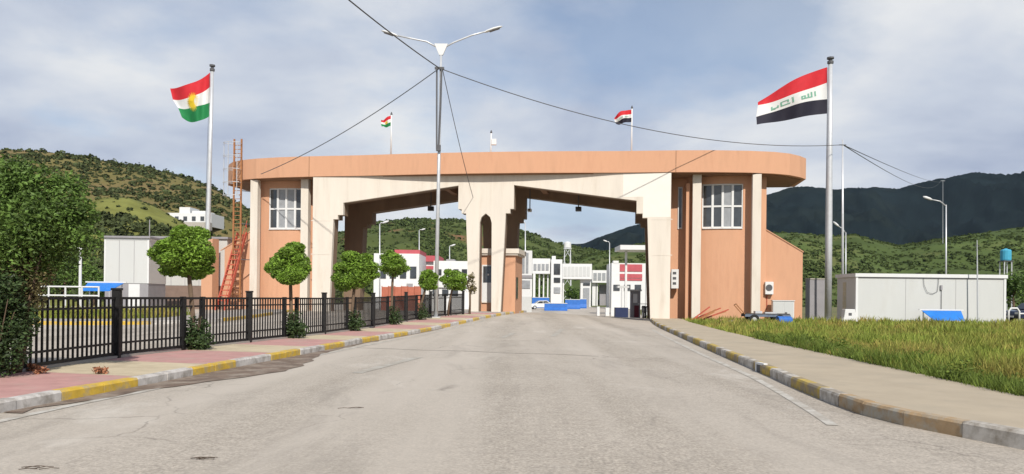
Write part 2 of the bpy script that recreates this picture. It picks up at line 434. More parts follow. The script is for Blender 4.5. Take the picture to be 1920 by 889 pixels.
# fallen twigs on the asphalt
TWIG = mat("twig", (0.07, 0.05, 0.035), 0.9, 0.2, 10)
for k, (tx, ty) in enumerate(((380, 861), (60, 880), (650, 766))):
    rr = ray(tx, ty); D = -EYE / rr[2]; q = Vector((rr[0] * D, D, 0))
    mb = MB()
    for j in range(5):
        a = q + Vector((random.uniform(-.12, .12), random.uniform(-.05, .05), 0.008 + hz(q.x, q.y)))
        ang = random.uniform(-0.5, 0.5)
        mb.tube([a, a + Vector((math.cos(ang) * .09, math.sin(ang) * .09, 0.012)), a + Vector((math.cos(ang) * .15, math.sin(ang + .3) * .08, 0.004))], 0.003, 4)
    o = mb.build("twig_litter", TWIG); struct(o, 'stuff')

# --- left pavement
PINK = mat("pink_paving", (0.45, 0.25, 0.225), 0.9, 0.12, 3.0, 0.4, 18, stain=(0.40, 0.30, 0.25), stain_scale=1.2, stain_lo=0.5, stain_hi=0.8)
CRMP = mat("cream_paving", (0.50, 0.42, 0.29), 0.9, 0.12, 3.0, 0.4, 18, stain=(0.36, 0.29, 0.20), stain_scale=1.2, stain_lo=0.5, stain_hi=0.8)
SLAB = mat("slab_concrete", (0.33, 0.30, 0.265), 0.92, 0.12, 1.2, 0.35, 22)
def slab(name, left, right, y0, y1, dz, m, step=1.0, skirt=True, parent=None, skew=0.0):
    """a pavement between two lines given as functions of y"""
    yy = list(np.arange(y0, y1, step)) + [y1]; vs = []; fs = []
    for y in yy:
        for k, xf in enumerate((left, right)):
            yk = y + (skew if k == 0 else 0)
            x = xf(yk); vs.append((x, yk, hz(x, yk) + dz))
    n = len(yy)
    for i in range(n - 1): fs.append((2 * i, 2 * i + 1, 2 * i + 3, 2 * i + 2))
    if skirt:
        o = len(vs); vs += [(x, y, z - dz - 0.05) for x, y, z in vs[:2 * n]]
        for i in range(n - 1):
            for k in (0, 1):
                a, b_ = 2 * i + k, 2 * i + 2 + k
                fs.append((a, b_, b_ + o, a + o))
    me = raw(name, vs, fs, m, parent)
    return me
xkl = lambda y: line_x(KL, y); xkr = lambda y: line_x(KR, y); xge = lambda y: line_x(GE, y); xfe = lambda y: line_x(FE, y)
pave = struct(slab("left_pavement", lambda y: (xfe(y) - 0.75) if y < 46 else -4.6 + (y - 46) * .146, lambda y: xkl(y) - 0.15, -14, 60, 0.135, SLAB))
y = -12.0; k = 0
per = [(-12, 12.2, PINK)]
yy0 = 12.2
while yy0 < 48:
    per.append((yy0, yy0 + 2.3, CRMP)); per.append((yy0 + 2.3, yy0 + 5.3, PINK)); yy0 += 5.3
for a, b_, m_ in per:
    slab("paving_band", lambda y: (xfe(y) + 0.02) if y < 46 else -3.3 + (y - 46) * .146, lambda y: xkl(y) - 0.155, a + 0.004, min(b_, 52) - 0.004, 0.142, m_, 0.5, False, pave, skew=0.6)
# --- kerbs: each stone its own piece
YEL = mat("yellow_kerb_paint", (0.56, 0.37, 0.05), 0.8, 0.18, 6, 0.3, 20, stain=(0.36, 0.30, 0.20), stain_scale=4.5, stain_lo=0.46, stain_hi=0.66)
KWH = mat("white_kerb_paint", (0.53, 0.50, 0.465), 0.8, 0.14, 6, 0.3, 20, stain=(0.30, 0.27, 0.235), stain_scale=4.0, stain_lo=0.44, stain_hi=0.64)
YELF = mat("faded_yellow_kerb", (0.46, 0.33, 0.07), 0.88, 0.15, 6, 0.4, 20, stain=(0.26, 0.215, 0.155), stain_scale=3.2, stain_lo=0.42, stain_hi=0.58)
KWHF = mat("faded_white_kerb", (0.52, 0.485, 0.43), 0.88, 0.12, 6, 0.4, 20, stain=(0.27, 0.235, 0.19), stain_scale=3.2, stain_lo=0.42, stain_hi=0.60)
RUSTK = mat("rust_stained_kerb", (0.36, 0.25, 0.14), 0.9, 0.2, 5, 0.4, 20, stain=(0.36, 0.33, 0.27), stain_scale=3.5, stain_lo=0.45, stain_hi=0.6)
def kerb(name, pts, side, h, mats, step=0.84, y0=-4, y1=60, w=0.16, phase=0):
    root = bpy.data.objects.new(name, None); COL.objects.link(root); struct(root)
    c = resample(pts, step)
    for i in range(len(c) - 1):
        a, b_ = c[i], c[i + 1]
        if not (y0 <= a.y <= y1): continue
        d = (b_ - a); Ls = d.length; d.normalize(); n = Vector((d.y, -d.x, 0)) * side   # points away from the road
        jit = random.uniform(-0.006, 0.006); hj = h + random.uniform(-0.008, 0.008)
        za, zb = hz(a.x, a.y), hz(b_.x, b_.y); e = 0.006
        A = a + d * e; B = b_ - d * e
        mb = MB()
        prof = ((0.0 + jit, -0.06), (0.0 + jit, hj - 0.03), (0.022 + jit, hj), (w, hj), (w, -0.06))
        vs = [(p.x + n.x * q, p.y + n.y * q, z + zz) for p, z in ((A, za), (B, zb)) for q, zz in prof]
        np_ = len(prof)
        fs = [tuple(range(np_)), tuple(range(np_, 2 * np_))[::-1]] + [(k_, k_ + np_, (k_ + 1) % np_ + np_, (k_ + 1) % np_) for k_ in range(np_)]
        if side < 0: fs = [tuple(reversed(f_)) for f_ in fs]
        mb.add(vs, fs)
        m_ = mats(i, a.y)
        mb.build("kerb_stone", m_, root)
    return root
cl = resample(KL, 0.84); i0 = min(range(len(cl)), key=lambda i: abs(cl[i].y - 10.06))
kerb("left_kerb", KL, -1, 0.15, lambda i, y: YEL if ((i - i0) // 2) % 2 == 0 else KWH)
def mR(i, y):
    if y < 8.2: return KWHF
    if y < 10.2: return RUSTK
    return YELF if (i // 2) % 2 == 0 else KWHF
kerb("right_kerb", KR, 1, 0.175, mR, step=0.8)
# --- right pavement (plain concrete)
RSLAB = mat("right_pavement_concrete", (0.40, 0.335, 0.245), 0.92, 0.08, 1.4, 0.35, 30, stain=(0.33, 0.285, 0.215), stain_scale=0.8, stain_lo=0.5, stain_hi=0.8)
struct(slab("right_pavement", lambda y: xkr(y) + 0.155, xge, -14, 52, 0.165, RSLAB))
# drain opening in the right kerb
dr = thing("kerb_drain", "white framed square drain opening in the right kerb", "drain", (5.05 - 0.03, 15.5, hz(5, 15.5) + 0.0), R(5))
MB().box(-0.05, 0.03, -0.21, -0.16, 0, 0.2).box(-0.05, 0.03, 0.16, 0.21, 0, 0.2).box(-0.05, 0.03, -0.16, 0.16, 0.155, 0.2).build("frame", WHITE, dr)
MB().box(-0.03, 0.02, -0.16, 0.16, 0.0, 0.155).build("opening", DGREY, dr)

# --- far side of the other carriageway
FK = [(-60, 33.0), (-34, 33.2), (-21, 33.6), (-17.0, 34.4), (-14.9, 36.6), (-14.1, 40.0), (-14.3, 47.0), (-15.0, 53.5)]
fkr = resample(FK, 1.0)
vs = []; fs = []
for p, i in zip(fkr, range(len(fkr))):
    d = (fkr[min(i + 1, len(fkr) - 1)] - fkr[max(i - 1, 0)]).normalized(); n = Vector((-d.y, d.x, 0))
    q = p + n * 3.2
    vs += [(p.x, p.y, hz(p.x, p.y) + 0.14), (q.x, q.y, hz(q.x, q.y) + 0.14), (p.x, p.y, hz(p.x, p.y) - .05), (q.x, q.y, hz(q.x, q.y) - .05)]
for i in range(len(fkr) - 1):
    a = 4 * i; fs += [(a, a + 4, a + 5, a + 1), (a + 1, a + 5, a + 7, a + 3)]
struct(raw("far_pavement", vs, fs, SLAB))
kerb("far_kerb", FK, -1, 0.16, lambda i, y: YEL if (i // 4) % 3 != 2 else KWH, step=1.0, y0=30, y1=60, w=0.15)
# verge behind it
vg = [(-60, 36.5), (-30, 36.7), (-20, 37.2), (-18.2, 40), (-18.2, 46), (-60, 46)]
struct(MB().prism([(p[0], p[1]) for p in vg], -0.05, 0.19).build("verge", mat("verge_grass", (0.13, 0.15, 0.05), 0.95, 0.35, 0.8, 0.8, 12)))

# ------------------------------------------------------------------ hills
def fbm(x, y, s, o=5):
    return mnoise.fractal(Vector((x * s, y * s, 3.7)), 0.9, 2.1, o)
def hill(name, prof, D0, Dr, D1, zb, m, amp, ns, nu=150, nt=60, ridged=False):
    us = np.linspace(prof[0][0], prof[-1][0], nu)
    xp = [p[0] for p in prof]; yp = [p[1] for p in prof]
    vs = []
    def z_at(px, t):
        py = float(np.interp(px, xp, yp)); rr = ray(px, py)
        zr = EYE + Dr * rr[2]
        if t <= 0.7: D = D0 + (Dr - D0) * t / 0.7; g = sm(t / 0.7) ** 0.85 if t > 0 else 0
        else: D = Dr + (D1 - Dr) * (t - 0.7) / 0.3; g = 1 - sm((t - 0.7) / 0.3)
        X = rr[0] * D
        nf = fbm(X, D, ns) - 0.55 if not ridged else -2.4 * abs(fbm(X, D * 0.35, ns, 6))
        nzv = nf * amp * min(1, 4 * g * (1 - 0.97 * g)) if g > 0 else 0
        return X, D, zb + (zr - zb) * g + nzv
    for px in us:
        for j in range(nt): vs.append(z_at(px, j / (nt - 1)))
    fs = [(i * nt + j, (i + 1) * nt + j, (i + 1) * nt + j + 1, i * nt + j + 1) for i in range(nu - 1) for j in range(nt - 1)]
    o = struct(raw(name, vs, fs, m, smooth=True))
    return o, z_at
HGR = mat("hill_grass", (0.15, 0.13, 0.05), 0.95, 0.28, 0.02, 0, stain=(0.21, 0.14, 0.075), stain_scale=0.012, stain_lo=0.52, stain_hi=0.66, spec=0.05)
HGR2 = mat("hill_green", (0.075, 0.095, 0.03), 0.95, 0.3, 0.02, 0, stain=(0.20, 0.10, 0.06), stain_scale=0.011, stain_lo=0.60, stain_hi=0.68, spec=0.05)
HGR3 = mat("low_hill_green", (0.070, 0.098, 0.03), 0.95, 0.3, 0.02, 0, stain=(0.12, 0.13, 0.045), stain_scale=0.015, stain_lo=0.52, stain_hi=0.66, spec=0.05)
KNOLL = mat("knoll_meadow", (0.16, 0.165, 0.048), 0.95, 0.35, 0.12, 0, spec=0.05)
MTN = mat("cloud_shaded_forest", (0.0085, 0.014, 0.0155), 0.95, 0.35, 0.008, 0, stain=(0.016, 0.022, 0.019), stain_scale=0.006, stain_lo=0.5, stain_hi=0.7, spec=0.0)  # forest tone with the cloud shadow on the mountain darkened into it
hA, zA = hill("hill_left", [(-1500, 330), (-900, 300), (-400, 285), (-100, 290), (70, 292), (130, 300), (200, 314), (260, 322), (320, 335), (370, 348), (410, 365), (450, 390), (520, 425), (600, 470), (660, 530), (700, 556)], 150, 430, 800, -0.6, HGR, 7, 0.011)
hK, zK = hill("knoll", [(-60, 540), (60, 470), (130, 395), (190, 372), (240, 372), (290, 388), (340, 415), (400, 455), (470, 520), (520, 556)], 120, 210, 300, -0.6, KNOLL, 1.5, 0.02, 70, 40)
hB, zB = hill("hill_middle", [(480, 540), (560, 470), (640, 438), (700, 420), (760, 414), (860, 415), (930, 425), (985, 437), (1030, 453), (1070, 462), (1120, 470), (1180, 485), (1260, 510), (1350, 550)], 330, 700, 1200, -0.6, HGR2, 9, 0.009)
hC, zC = hill("hill_right", [(1000, 540), (1080, 490), (1150, 470), (1250, 450), (1380, 440), (1500, 440), (1560, 447), (1600, 442), (1650, 455), (1690, 462), (1750, 452), (1800, 445), (1860, 437), (1920, 430), (2100, 415), (2400, 400), (3000, 420), (3500, 470)], 170, 520, 900, -0.6, HGR3, 8, 0.010)
hD, zD = hill("mountain", [(600, 540), (800, 500), (960, 480), (1050, 462), (1100, 450), (1150, 437), (1200, 424), (1260, 402), (1350, 380), (1440, 368), (1480, 358), (1530, 357), (1570, 362), (1610, 358), (1640, 354), (1680, 361), (1720, 352), (1770, 338), (1820, 331), (1870, 333), (1900, 330), (1920, 322), (2050, 300), (2300, 310), (2700, 340), (3400, 420)], 900, 2200, 3600, -0.6, MTN, 62, 0.0042, 420, 110, True)

# hillside shrubs: uncountable scrub, one mass per hill
def ico(sub):
    bm = bmesh.new(); bmesh.ops.create_icosphere(bm, subdivisions=sub, radius=1.0)
    v_ = np.array([p.co[:] for p in bm.verts]); f_ = np.array([[p.index for p in q.verts] for q in bm.faces]); bm.free(); return v_, f_
IV, IF = ico(2)
def shrubs(name, zf, px0, px1, n, s0, s1, m, tmin=0.05, tmax=0.74, dens=None, seed=0, flat=0.8):
    g = np.random.default_rng(seed); V = []; Fc = []; k = 0; tries = 0
    while k < n and tries < n * 8:
        tries += 1
        px = g.uniform(px0, px1); t = g.uniform(tmin, tmax)
        X, D, z = zf(px, t)
        if dens and g.random() > dens(X, D, t): continue
        s = s0 + (s1 * 1.25 - s0) * g.random() ** 2.2
        V.append((X, D, z, s)); k += 1
    A = np.array(V); NQ = 22
    A = np.repeat(A, NQ, 0); n_ = len(A)
    d = g.normal(size=(n_, 3)); d /= np.linalg.norm(d, axis=1)[:, None]; d[:, 2] = np.abs(d[:, 2]) * 0.9
    c_ = A[:, :3] + d * (A[:, 3:4] * g.uniform(.45, 1.0, (n_, 1))) * np.array([1, 1, flat])
    a_ = g.normal(size=(n_, 3)); a_ -= d * (a_ * d).sum(1)[:, None] * 0.6; a_ /= np.linalg.norm(a_, axis=1)[:, None]
    b_ = np.cross(a_, d); b_ /= np.linalg.norm(b_, axis=1)[:, None] + 1e-6
    q = A[:, 3:4] * g.uniform(.22, .5, (n_, 1))
    v_ = np.stack([c_ - a_ * q, c_ - b_ * q * .8, c_ + a_ * q, c_ + b_ * q * .8], 1).reshape(-1, 3)
    o = raw(name, v_, np.arange(4 * n_).reshape(n_, 4), m)
    return struct(o, 'stuff')
SHR = mat("scrub_dark", (0.052, 0.064, 0.026), 0.95, 0.35, 0.5, island=0.5, spec=0.05)
SHR2 = mat("scrub_green", (0.054, 0.074, 0.024), 0.95, 0.35, 0.5, island=0.5, spec=0.05)
clump = lambda X, D, t: 0.15 + 0.85 * sm((fbm(X, D, 0.02, 3) + 0.25) / 0.6)
shrubs("hillside_shrubs", zA, -250, 640, 7500, 0.5, 1.7, SHR, dens=clump, seed=1)
shrubs("ridge_trees", zA, -120, 560, 110, 1.2, 2.6, SHR, tmin=.64, tmax=.71, seed=21, flat=1.25)
shrubs("hillside_shrubs", zB, 540, 1300, 6500, 0.9, 2.6, SHR2, dens=clump, seed=2)
shrubs("hillside_shrubs", zC, 1080, 2150, 8000, 0.5, 1.5, SHR2, dens=clump, seed=3)
shrubs("hillside_shrubs", zK, 20, 480, 1800, 0.5, 1.4, SHR, tmax=0.47, seed=4)
shrubs("hillside_shrubs", zK, 20, 460, 260, 0.3, 0.9, SHR, tmin=.4, dens=clump, seed=14)

# --- the air: thin even haze round the whole place
hzm = bpy.data.materials.new("haze_air"); hzm.use_nodes = True
hn, hl_ = hzm.node_tree.nodes, hzm.node_tree.links
hn.remove(hn['Principled BSDF'])
pv = hn.new("ShaderNodeVolumePrincipled"); pv.inputs['Density'].default_value = 2.6e-5
pv.inputs['Color'].default_value = (0.62, 0.80, 1.0, 1); pv.inputs['Anisotropy'].default_value = 0.0
hl_.new(pv.outputs[0], hn['Material Output'].inputs['Volume'])
struct(MB().box(-7100, 7100, -3100, 8100, -1.7, 520).build("haze", hzm), 'stuff')

# ================================================================== GATE BUILDING
gate = thing("border_gate", "orange and cream border gate with two drive-through bays and round towers", "gate", GC, -TH)
half = [(12.45, 9.84), (12.45, -0.5), (11.2, -0.5), (10.92, 6.84), (10.6, 6.84), (10.6, 7.14), (10.2, 7.14), (10.2, 8.0), (1.93, 9.13), (1.93, 7.5), (1.69, 7.5), (1.69, 7.2), (1.38, 7.2), (1.05, -0.5), (0.46, -0.5), (0.42, 6.55), (0.30, 6.95), (0, 7.2)]
poly = half + [(-x, z) for x, z in half[-2::-1]]
MB().prism(poly, 0.0, 0.30, 'y').build("front_frame", CREAM, gate)
MB().prism(poly, 0.301, 1.0, 'y').build("frame_back", INNER, gate)
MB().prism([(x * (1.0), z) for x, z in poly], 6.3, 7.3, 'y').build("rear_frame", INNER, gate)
# cast bands on the pillars
for sx in (-1, 1):
    for z in (6.72, 4.35):
        x0, x1 = sorted((sx * 11.05, sx * 12.56))
        MB().box(x0 + (0.12 if sx > 0 else 0), x1 - (0 if sx > 0 else 0.12), -0.012, 0.0, z, z + 0.05).build("pillar_band", CREAM, gate)
REPNT = mat("fresh_cream_paint", (0.72, 0.68, 0.61), 0.85, 0.03, 2, 0.2, 30)
MB().box(9.3, 12.44, -0.004, -0.0005, 8.25, 9.83).build("repainted_patch", REPNT, gate)
MB().box(10.63, 12.44, -0.004, -0.0005, 6.9, 8.249).build("repainted_patch", REPNT, gate)
# roof with a bowed fascia and swept-back ends
fr = [(20.9, 3.7), (20.3, 2.7), (19.5, 1.75), (18.5, 1.05), (17.0, 0.5), (15.0, 0.12), (12.75, -0.05), (12.4, -0.05), (9.0, -0.13), (6.0, -0.36), (3.0, -0.52), (0, -0.57)]
def xe(x): return x + 0.9 * sm((x - 13) / 8)
front = [(-x, y) for x, y in fr] + [(xe(x), y) for x, y in fr[-2::-1]]
plan = front + [(21.8, 7.4), (-20.9, 7.4)]
n_ = len(plan)
mb = MB().prism(plan, 9.86, 11.3)
roof = mb.build("roof", ORANGE, gate)
inner = [(x * 0.985, y + 0.25 if y < 3 else y - 0.1) for x, y in front] + [(21.4, 7.2), (-20.5, 7.2)]
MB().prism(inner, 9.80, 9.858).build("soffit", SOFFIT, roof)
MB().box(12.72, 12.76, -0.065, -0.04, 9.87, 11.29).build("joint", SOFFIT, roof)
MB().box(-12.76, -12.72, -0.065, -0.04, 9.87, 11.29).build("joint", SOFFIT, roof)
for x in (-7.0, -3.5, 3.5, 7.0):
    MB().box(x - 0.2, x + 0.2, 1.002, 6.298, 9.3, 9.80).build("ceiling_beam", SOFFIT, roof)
def tower(sx, off):
    def X(x): return sx * (x + off)
    W0, W1 = 14.28, 16.95          # window span
    def arc(x):                    # front face, gently bowed
        t = (x - 15.95) / 2.6; return 1.5 + 0.55 * t * t
    xs_ = list(np.linspace(13.35, 18.55, 14))
    low = [(X(x), arc(x)) for x in xs_] + [(X(18.55), 3.7), (X(13.35), 3.7)]
    MB().prism(low, -0.5, 6.3).build("tower_wall", ORANGE, gate, smooth=False)
    xs2 = [x for x in xs_ if x < W0] + [W0]
    up = [(X(x), arc(x)) for x in xs2] + [(X(x), arc(x) + 0.22) for x in np.linspace(W0, W1, 9)] + [(X(x), arc(x)) for x in [W1] + [x for x in xs_ if x > W1]] + [(X(18.55), 3.7), (X(13.35), 3.7)]
    MB().prism(up, 6.3, 9.3).build("tower_wall", ORANGE, gate)
    MB().prism(low, 9.3, 9.80).build("tower_wall", ORANGE, gate)
    # free-standing cream piers
    for xc in (13.85, 17.72):
        MB().box(min(X(xc - .28), X(xc + .28)), max(X(xc - .28), X(xc + .28)), 0.75, 1.22, -0.5, 9.80).build("pier", CREAM, gate)
    # recess between tower and portal with an orange pilaster and slit window
    a, b_ = sorted((sx * 12.46, X(13.35)))
    MB().box(a, b_, 2.3, 2.6, -0.5, 9.80).build("link_wall", ORANGE, gate)
    a, b_ = sorted((X(13.18), X(13.42)))
    MB().box(a, b_, 1.25, 2.29, -0.5, 9.30).build("pilaster", ORANGE, gate)
    sl = MB().box(min(X(12.7), X(13.0)), max(X(12.7), X(13.0)), 2.24, 2.297, 6.3, 9.2).build("slit_window", WHITE, gate)
    MB().box(min(X(12.76), X(12.94)), max(X(12.76), X(12.94)), 2.225, 2.2385, 6.4, 9.1).build("pane", GLASS, sl)
    # window
    w = MB()
    cols = np.linspace(W0 + 0.03, W1 - 0.03, 5)
    for c_ in cols: 
        hw = 0.075 if 0.1 < (c_ - W0) / (W1 - W0) < 0.9 else 0.05
        w.box(min(X(c_ - hw), X(c_ + hw)), max(X(c_ - hw), X(c_ + hw)), arc(c_) + 0.05, arc(c_) + 0.16, 6.32, 9.28)
    for a_, b2 in zip(cols, cols[1:]):
        for z0, z1 in ((6.302, 6.40), (7.72, 7.84), (9.2, 9.298)):
            m0 = Vector((X(a_), arc(a_) + 0.11, (z0 + z1) / 2)); m1 = Vector((X(b2), arc(b2) + 0.11, (z0 + z1) / 2))
            w.bar(m0, m1, 0.09, z1 - z0)
    win = w.build("window", WHITE, gate)
    w2 = MB()
    for a_, b2 in zip(cols, cols[1:]):
        w2.bar((X(a_), arc(a_) - 0.02, 6.27), (X(b2), arc(b2) - 0.02, 6.27), 0.12, 0.05)
    w2.build("sill", WHITE, win)
    for ci, (a_, b2) in enumerate(zip(cols, cols[1:])):
        for z0, z1 in ((6.40, 7.72), (7.84, 9.2)):
            p0, p1 = Vector((X(a_ + .05), arc(a_) + 0.135, 0)), Vector((X(b2 - .05), arc(b2) + 0.135, 0))
            zc_ = (z0 + z1) / 2
            MB().bar(p0 + Vector((0, 0, zc_)), p1 + Vector((0, 0, zc_)), 0.02, z1 - z0 - 0.01).build("pane", CURT if (ci == 2 if sx > 0 else ci in (1, 2)) else GLASS, win)
    # low wing with a raking top
    wing = [(X(18.55), -0.5), (X(18.55), 6.2), (X(20.95), 4.72), (X(20.95), -0.5)]
    MB().prism(wing, 2.1, 3.65, 'y').build("wing_wall", ORANGE, gate)
    cop = [(X(18.56), 6.2), (X(18.56), 6.27), (X(21.0), 4.77), (X(21.0), 4.70)]
    MB().prism(cop, 2.05, 3.69, 'y').build("coping", ORANGE, gate)
tower(1, 0.35); tower(-1, -0.45)

# booth on the island under the central pier
booth = thing("guard_booth", "narrow orange guard booth with white door panel under the central pier", "booth", GC + RT * 0.55 + AX * 1.35 + Vector((0, 0, 0.28)), -TH)
MB().box(-1.25, 1.35, 0, 3.6, -0.1, 4.25).build("wall", ORANGE, booth)
MB().box(-1.45, 1.62, -0.25, 3.8, 4.25, 4.58).build("cornice", CREAM, booth)
MB().box(-1.38, 1.53, -0.16, 3.7, 4.12, 4.247).build("cornice", CREAM, booth)
dp = MB().box(-1.02, -0.08, -0.05, -0.003, 0.85, 3.45).build("door_panel", WHITE, booth)
MB().box(-0.92, -0.30, -0.065, -0.052, 2.2, 3.35).build("pane", GLASS, dp)
MB().box(-0.62, -0.50, -0.075, -0.067, 2.7, 2.82).build("notice", WHITE, dp)
MB().box(-1.0, -0.1, -0.10, -0.003, 0.78, 0.845).build("door_sill", CREAM, booth)
MB().box(1.352, 1.40, 0.4, 1.1, 1.1, 2.6).build("side_window", GLASS, booth)

# wall-mounted AC unit on the right wing and the white cabinet below
def gl(x, y, z): return GC + RT * x + AX * y + Vector((0, 0, z))
ac = thing("air_conditioner", "white air conditioner unit fixed to the orange wing wall", "air conditioner", gl(19.1, 1.72, 1.85), -TH)
MB().box(-0.27, 0.27, 0.03, 0.34, 0.0, 0.85).build("casing", WHITE, ac, bevel=0.02)
MB().lathe([(0.0, 0), (0.20, 0), (0.22, 0.02)], 16).build("fan_grille", DGREY, ac).rotation_euler = (R(90), 0, 0)
ac.children[-1].location = (-0.02, 0.028, 0.45)
for x in (-0.2, 0.16): MB().box(x, x + 0.04, 0.1, 0.37, -0.05, 0.0).build("bracket", DGREY, ac)
MB().tube([(-0.1, 0.3, 0), (-0.1, 0.36, -0.25), (-0.1, 0.37, -1.0)], 0.03, 6).build("pipe", REDST, ac)
cab = thing("metal_cabinet", "white metal cabinet standing in the grass against the orange wing", "cabinet", gl(19.9, 1.1, 0.0), -TH)
MB().box(-0.68, 0.68, 0, 0.62, -0.05, 1.42).build("body", WHITE, cab, bevel=0.015)
MB().box(-0.72, 0.72, -0.05, 0.66, 1.42, 1.47).build("top", WHITE, cab)
MB().box(-0.63, -0.02, -0.025, -0.003, 0.12, 1.36).box(0.02, 0.63, -0.025, -0.003, 0.12, 1.36).build("door", CABIN, cab)
MB().box(0.08, 0.22, -0.05, -0.026, 0.55, 0.68).build("handle", DGREY, cab)
# sign/meter box in the recess beside the right pillar
mbx = thing("meter_box", "small white meter box with dark slots beside the right pillar", "meter box", gl(12.86, 1.55, 2.2), -TH)
MB().box(-0.24, 0.24, 0, 0.55, 0, 1.3).build("casing", WHITE, mbx)
for k in range(3): MB().box(-0.15, 0.08, -0.012, -0.002, 0.25 + k * 0.35, 0.42 + k * 0.35).build("slot", DGREY, mbx)

# lamps hung under the rear lintel
for k, (lx, lz) in enumerate(((-5.3, 8.65), (6.0, 8.55))):
    hl = thing("hanging_floodlight", "black floodlight hung under the ceiling of the %s bay" % ("left" if lx < 0 else "right"), "floodlight", gl(lx, 5.6, lz - 0.62), -TH, "floodlights under the gate roof")
    MB().box(-0.22, 0.22, -0.16, 0.16, 0, 0.34).build("housing", DGREY, hl, bevel=0.02)
    MB().box(-0.18, 0.18, -0.18, -0.161, 0.04, 0.30).build("lens", GLASS, hl)
    MB().tube([(0, 0, 0.34), (0, 0, 9.80 - lz + 0.62)], 0.04, 6).build("stem", DGREY, hl)
cc = thing("security_camera", "white security camera on a bracket inside the right bay", "camera", gl(2.35, 5.6, 7.9), -TH)
MB().box(-0.14, 0.14, -0.4, 0.1, 0, 0.22).build("housing", WHITE, cc, bevel=0.02)
MB().tube([(0, -0.40, .11), (0, -0.46, .11)], 0.08, 10).build("lens", GLASS, cc)
MB().bar((0, 0, 0.22), (0, 0, 1.90), 0.07).build("bracket", DGREY, cc)

# caged access ladder at the left end of the roof
lad = thing("caged_ladder", "rusty orange caged ladder climbing to the left end of the roof", "ladder", gl(-18.45, 0.55, 5.0), -TH)
for x in (-0.28, 0.28): MB().bar((x, 0, -4.0), (x, 0, 7.75), 0.10).build("rail", ORST, lad)
for k in range(38): MB().bar((-0.28, 0, -3.8 + k * 0.3), (0.28, 0, -3.8 + k * 0.3), 0.04).build("rung", ORST, lad)
for k in range(5):
    z = 3.6 + k * 0.95
    pts = [(-0.28, 0, z)] + [(-0.28 - 0.62 * math.sin(t), -0.05 - 0.35 * math.sin(t) - 0.2 * t / math.pi, z) for t in np.linspace(0.2, math.pi - 0.2, 8)] 
    MB().tube([(-0.28, 0.0, z), (-0.8, -0.1, z), (-0.9, -0.45, z), (-0.6, -0.78, z), (0.0, -0.85, z), (0.4, -0.6, z), (0.28, 0, z)], 0.022, 5).build("cage_hoop", GALV, lad)
for p in ((-0.86, -0.4), (-0.3, -0.83), (0.3, -0.68)):
    MB().bar((p[0], p[1], 3.6), (p[0], p[1], 7.45), 0.04).build("cage_bar", GALV, lad)
for z in (-1.0, 1.6, 4.0):
    MB().bar((0.28, 0, z), (0.75, 0.55, z), 0.06).build("wall_tie", DGREY, lad)
# steep red stair against the left wing
st = thing("steel_stair", "steep red steel stair rising beside the left tower", "stair", gl(-19.45, -0.2, 0.0), -TH)
x0, x1 = Vector((0.75, -1.2, 0.0)), Vector((1.0, 1.5, 6.0))
for dx in (-0.34, 0.34): MB().bar(x0 + Vector((dx, 0, 0)), x1 + Vector((dx, 0, 0)), 0.08, 0.2).build("stringer", REDST, st)
for k in range(16):
    p = x0.lerp(x1, (k + 0.7) / 16.2)
    MB().box(p.x - 0.30, p.x + 0.30, p.y - 0.14, p.y + 0.14, p.z - 0.03, p.z + 0.05).build("tread", REDST, st)
for dx in (0.38,):
    MB().tube([x0 + Vector((dx, 0, 0.9)), x1 + Vector((dx, 0, 0.9))], 0.025, 6).build("handrail", REDST, st)
for t in (0.02, 0.34, 0.66, 0.98):
    p = x0.lerp(x1, t); MB().tube([p + Vector((0.38, 0, 0)), p + Vector((0.38, 0, 0.9))], 0.022, 6).build("baluster", REDST, st)
col2 = thing("orange_pier", "square orange pier standing left of the red stair", "pier", gl(-20.6, 0.2, 0), -TH)
MB().prism([(-0.4, -0.4), (0.45, -0.4), (0.45, 5.5), (-0.1, 5.25), (-0.4, 5.0)], 0, 0.9, 'y').build("shaft", ORANGE, col2)
MB().box(-0.5, 0.55, -0.08, 1.0, -0.4, 0.3).build("base", CONC, col2)

# ================================================================== FENCE
fence = thing("metal_fence", "black metal picket fence with square posts along the left pavement", "fence", (0, 0, 0))
post_pts = FE[1:]
def fz(p): return hz(p[0], p[1]) + 0.14
tree_px = []
post_me = MB().box(-0.075, 0.075, -0.075, 0.075, -0.02, 1.37).box(-0.09, 0.09, -0.09, 0.09, 1.37, 1.415).mesh("post", bevel=0.008)
post_me.materials.append(BLACK)
pick_me = MB().box(-0.015, 0.015, -0.015, 0.015, 0.06, 1.22).mesh("picket"); pick_me.materials.append(BLACK)
slim_me = MB().box(-0.05, 0.05, -0.05, 0.05, -0.02, 1.25).mesh("slim_post"); slim_me.materials.append(BLACK)
def inst(name, me, loc, parent, rz=0.0):
    o = bpy.data.objects.new(name, me); COL.objects.link(o); o.location = loc; o.rotation_euler = (0, 0, rz); o.parent = parent; return o
TREES = []
for i, p in enumerate(post_pts):
    inst("post", post_me, (p[0], p[1], fz(p)), fence, 0.1)
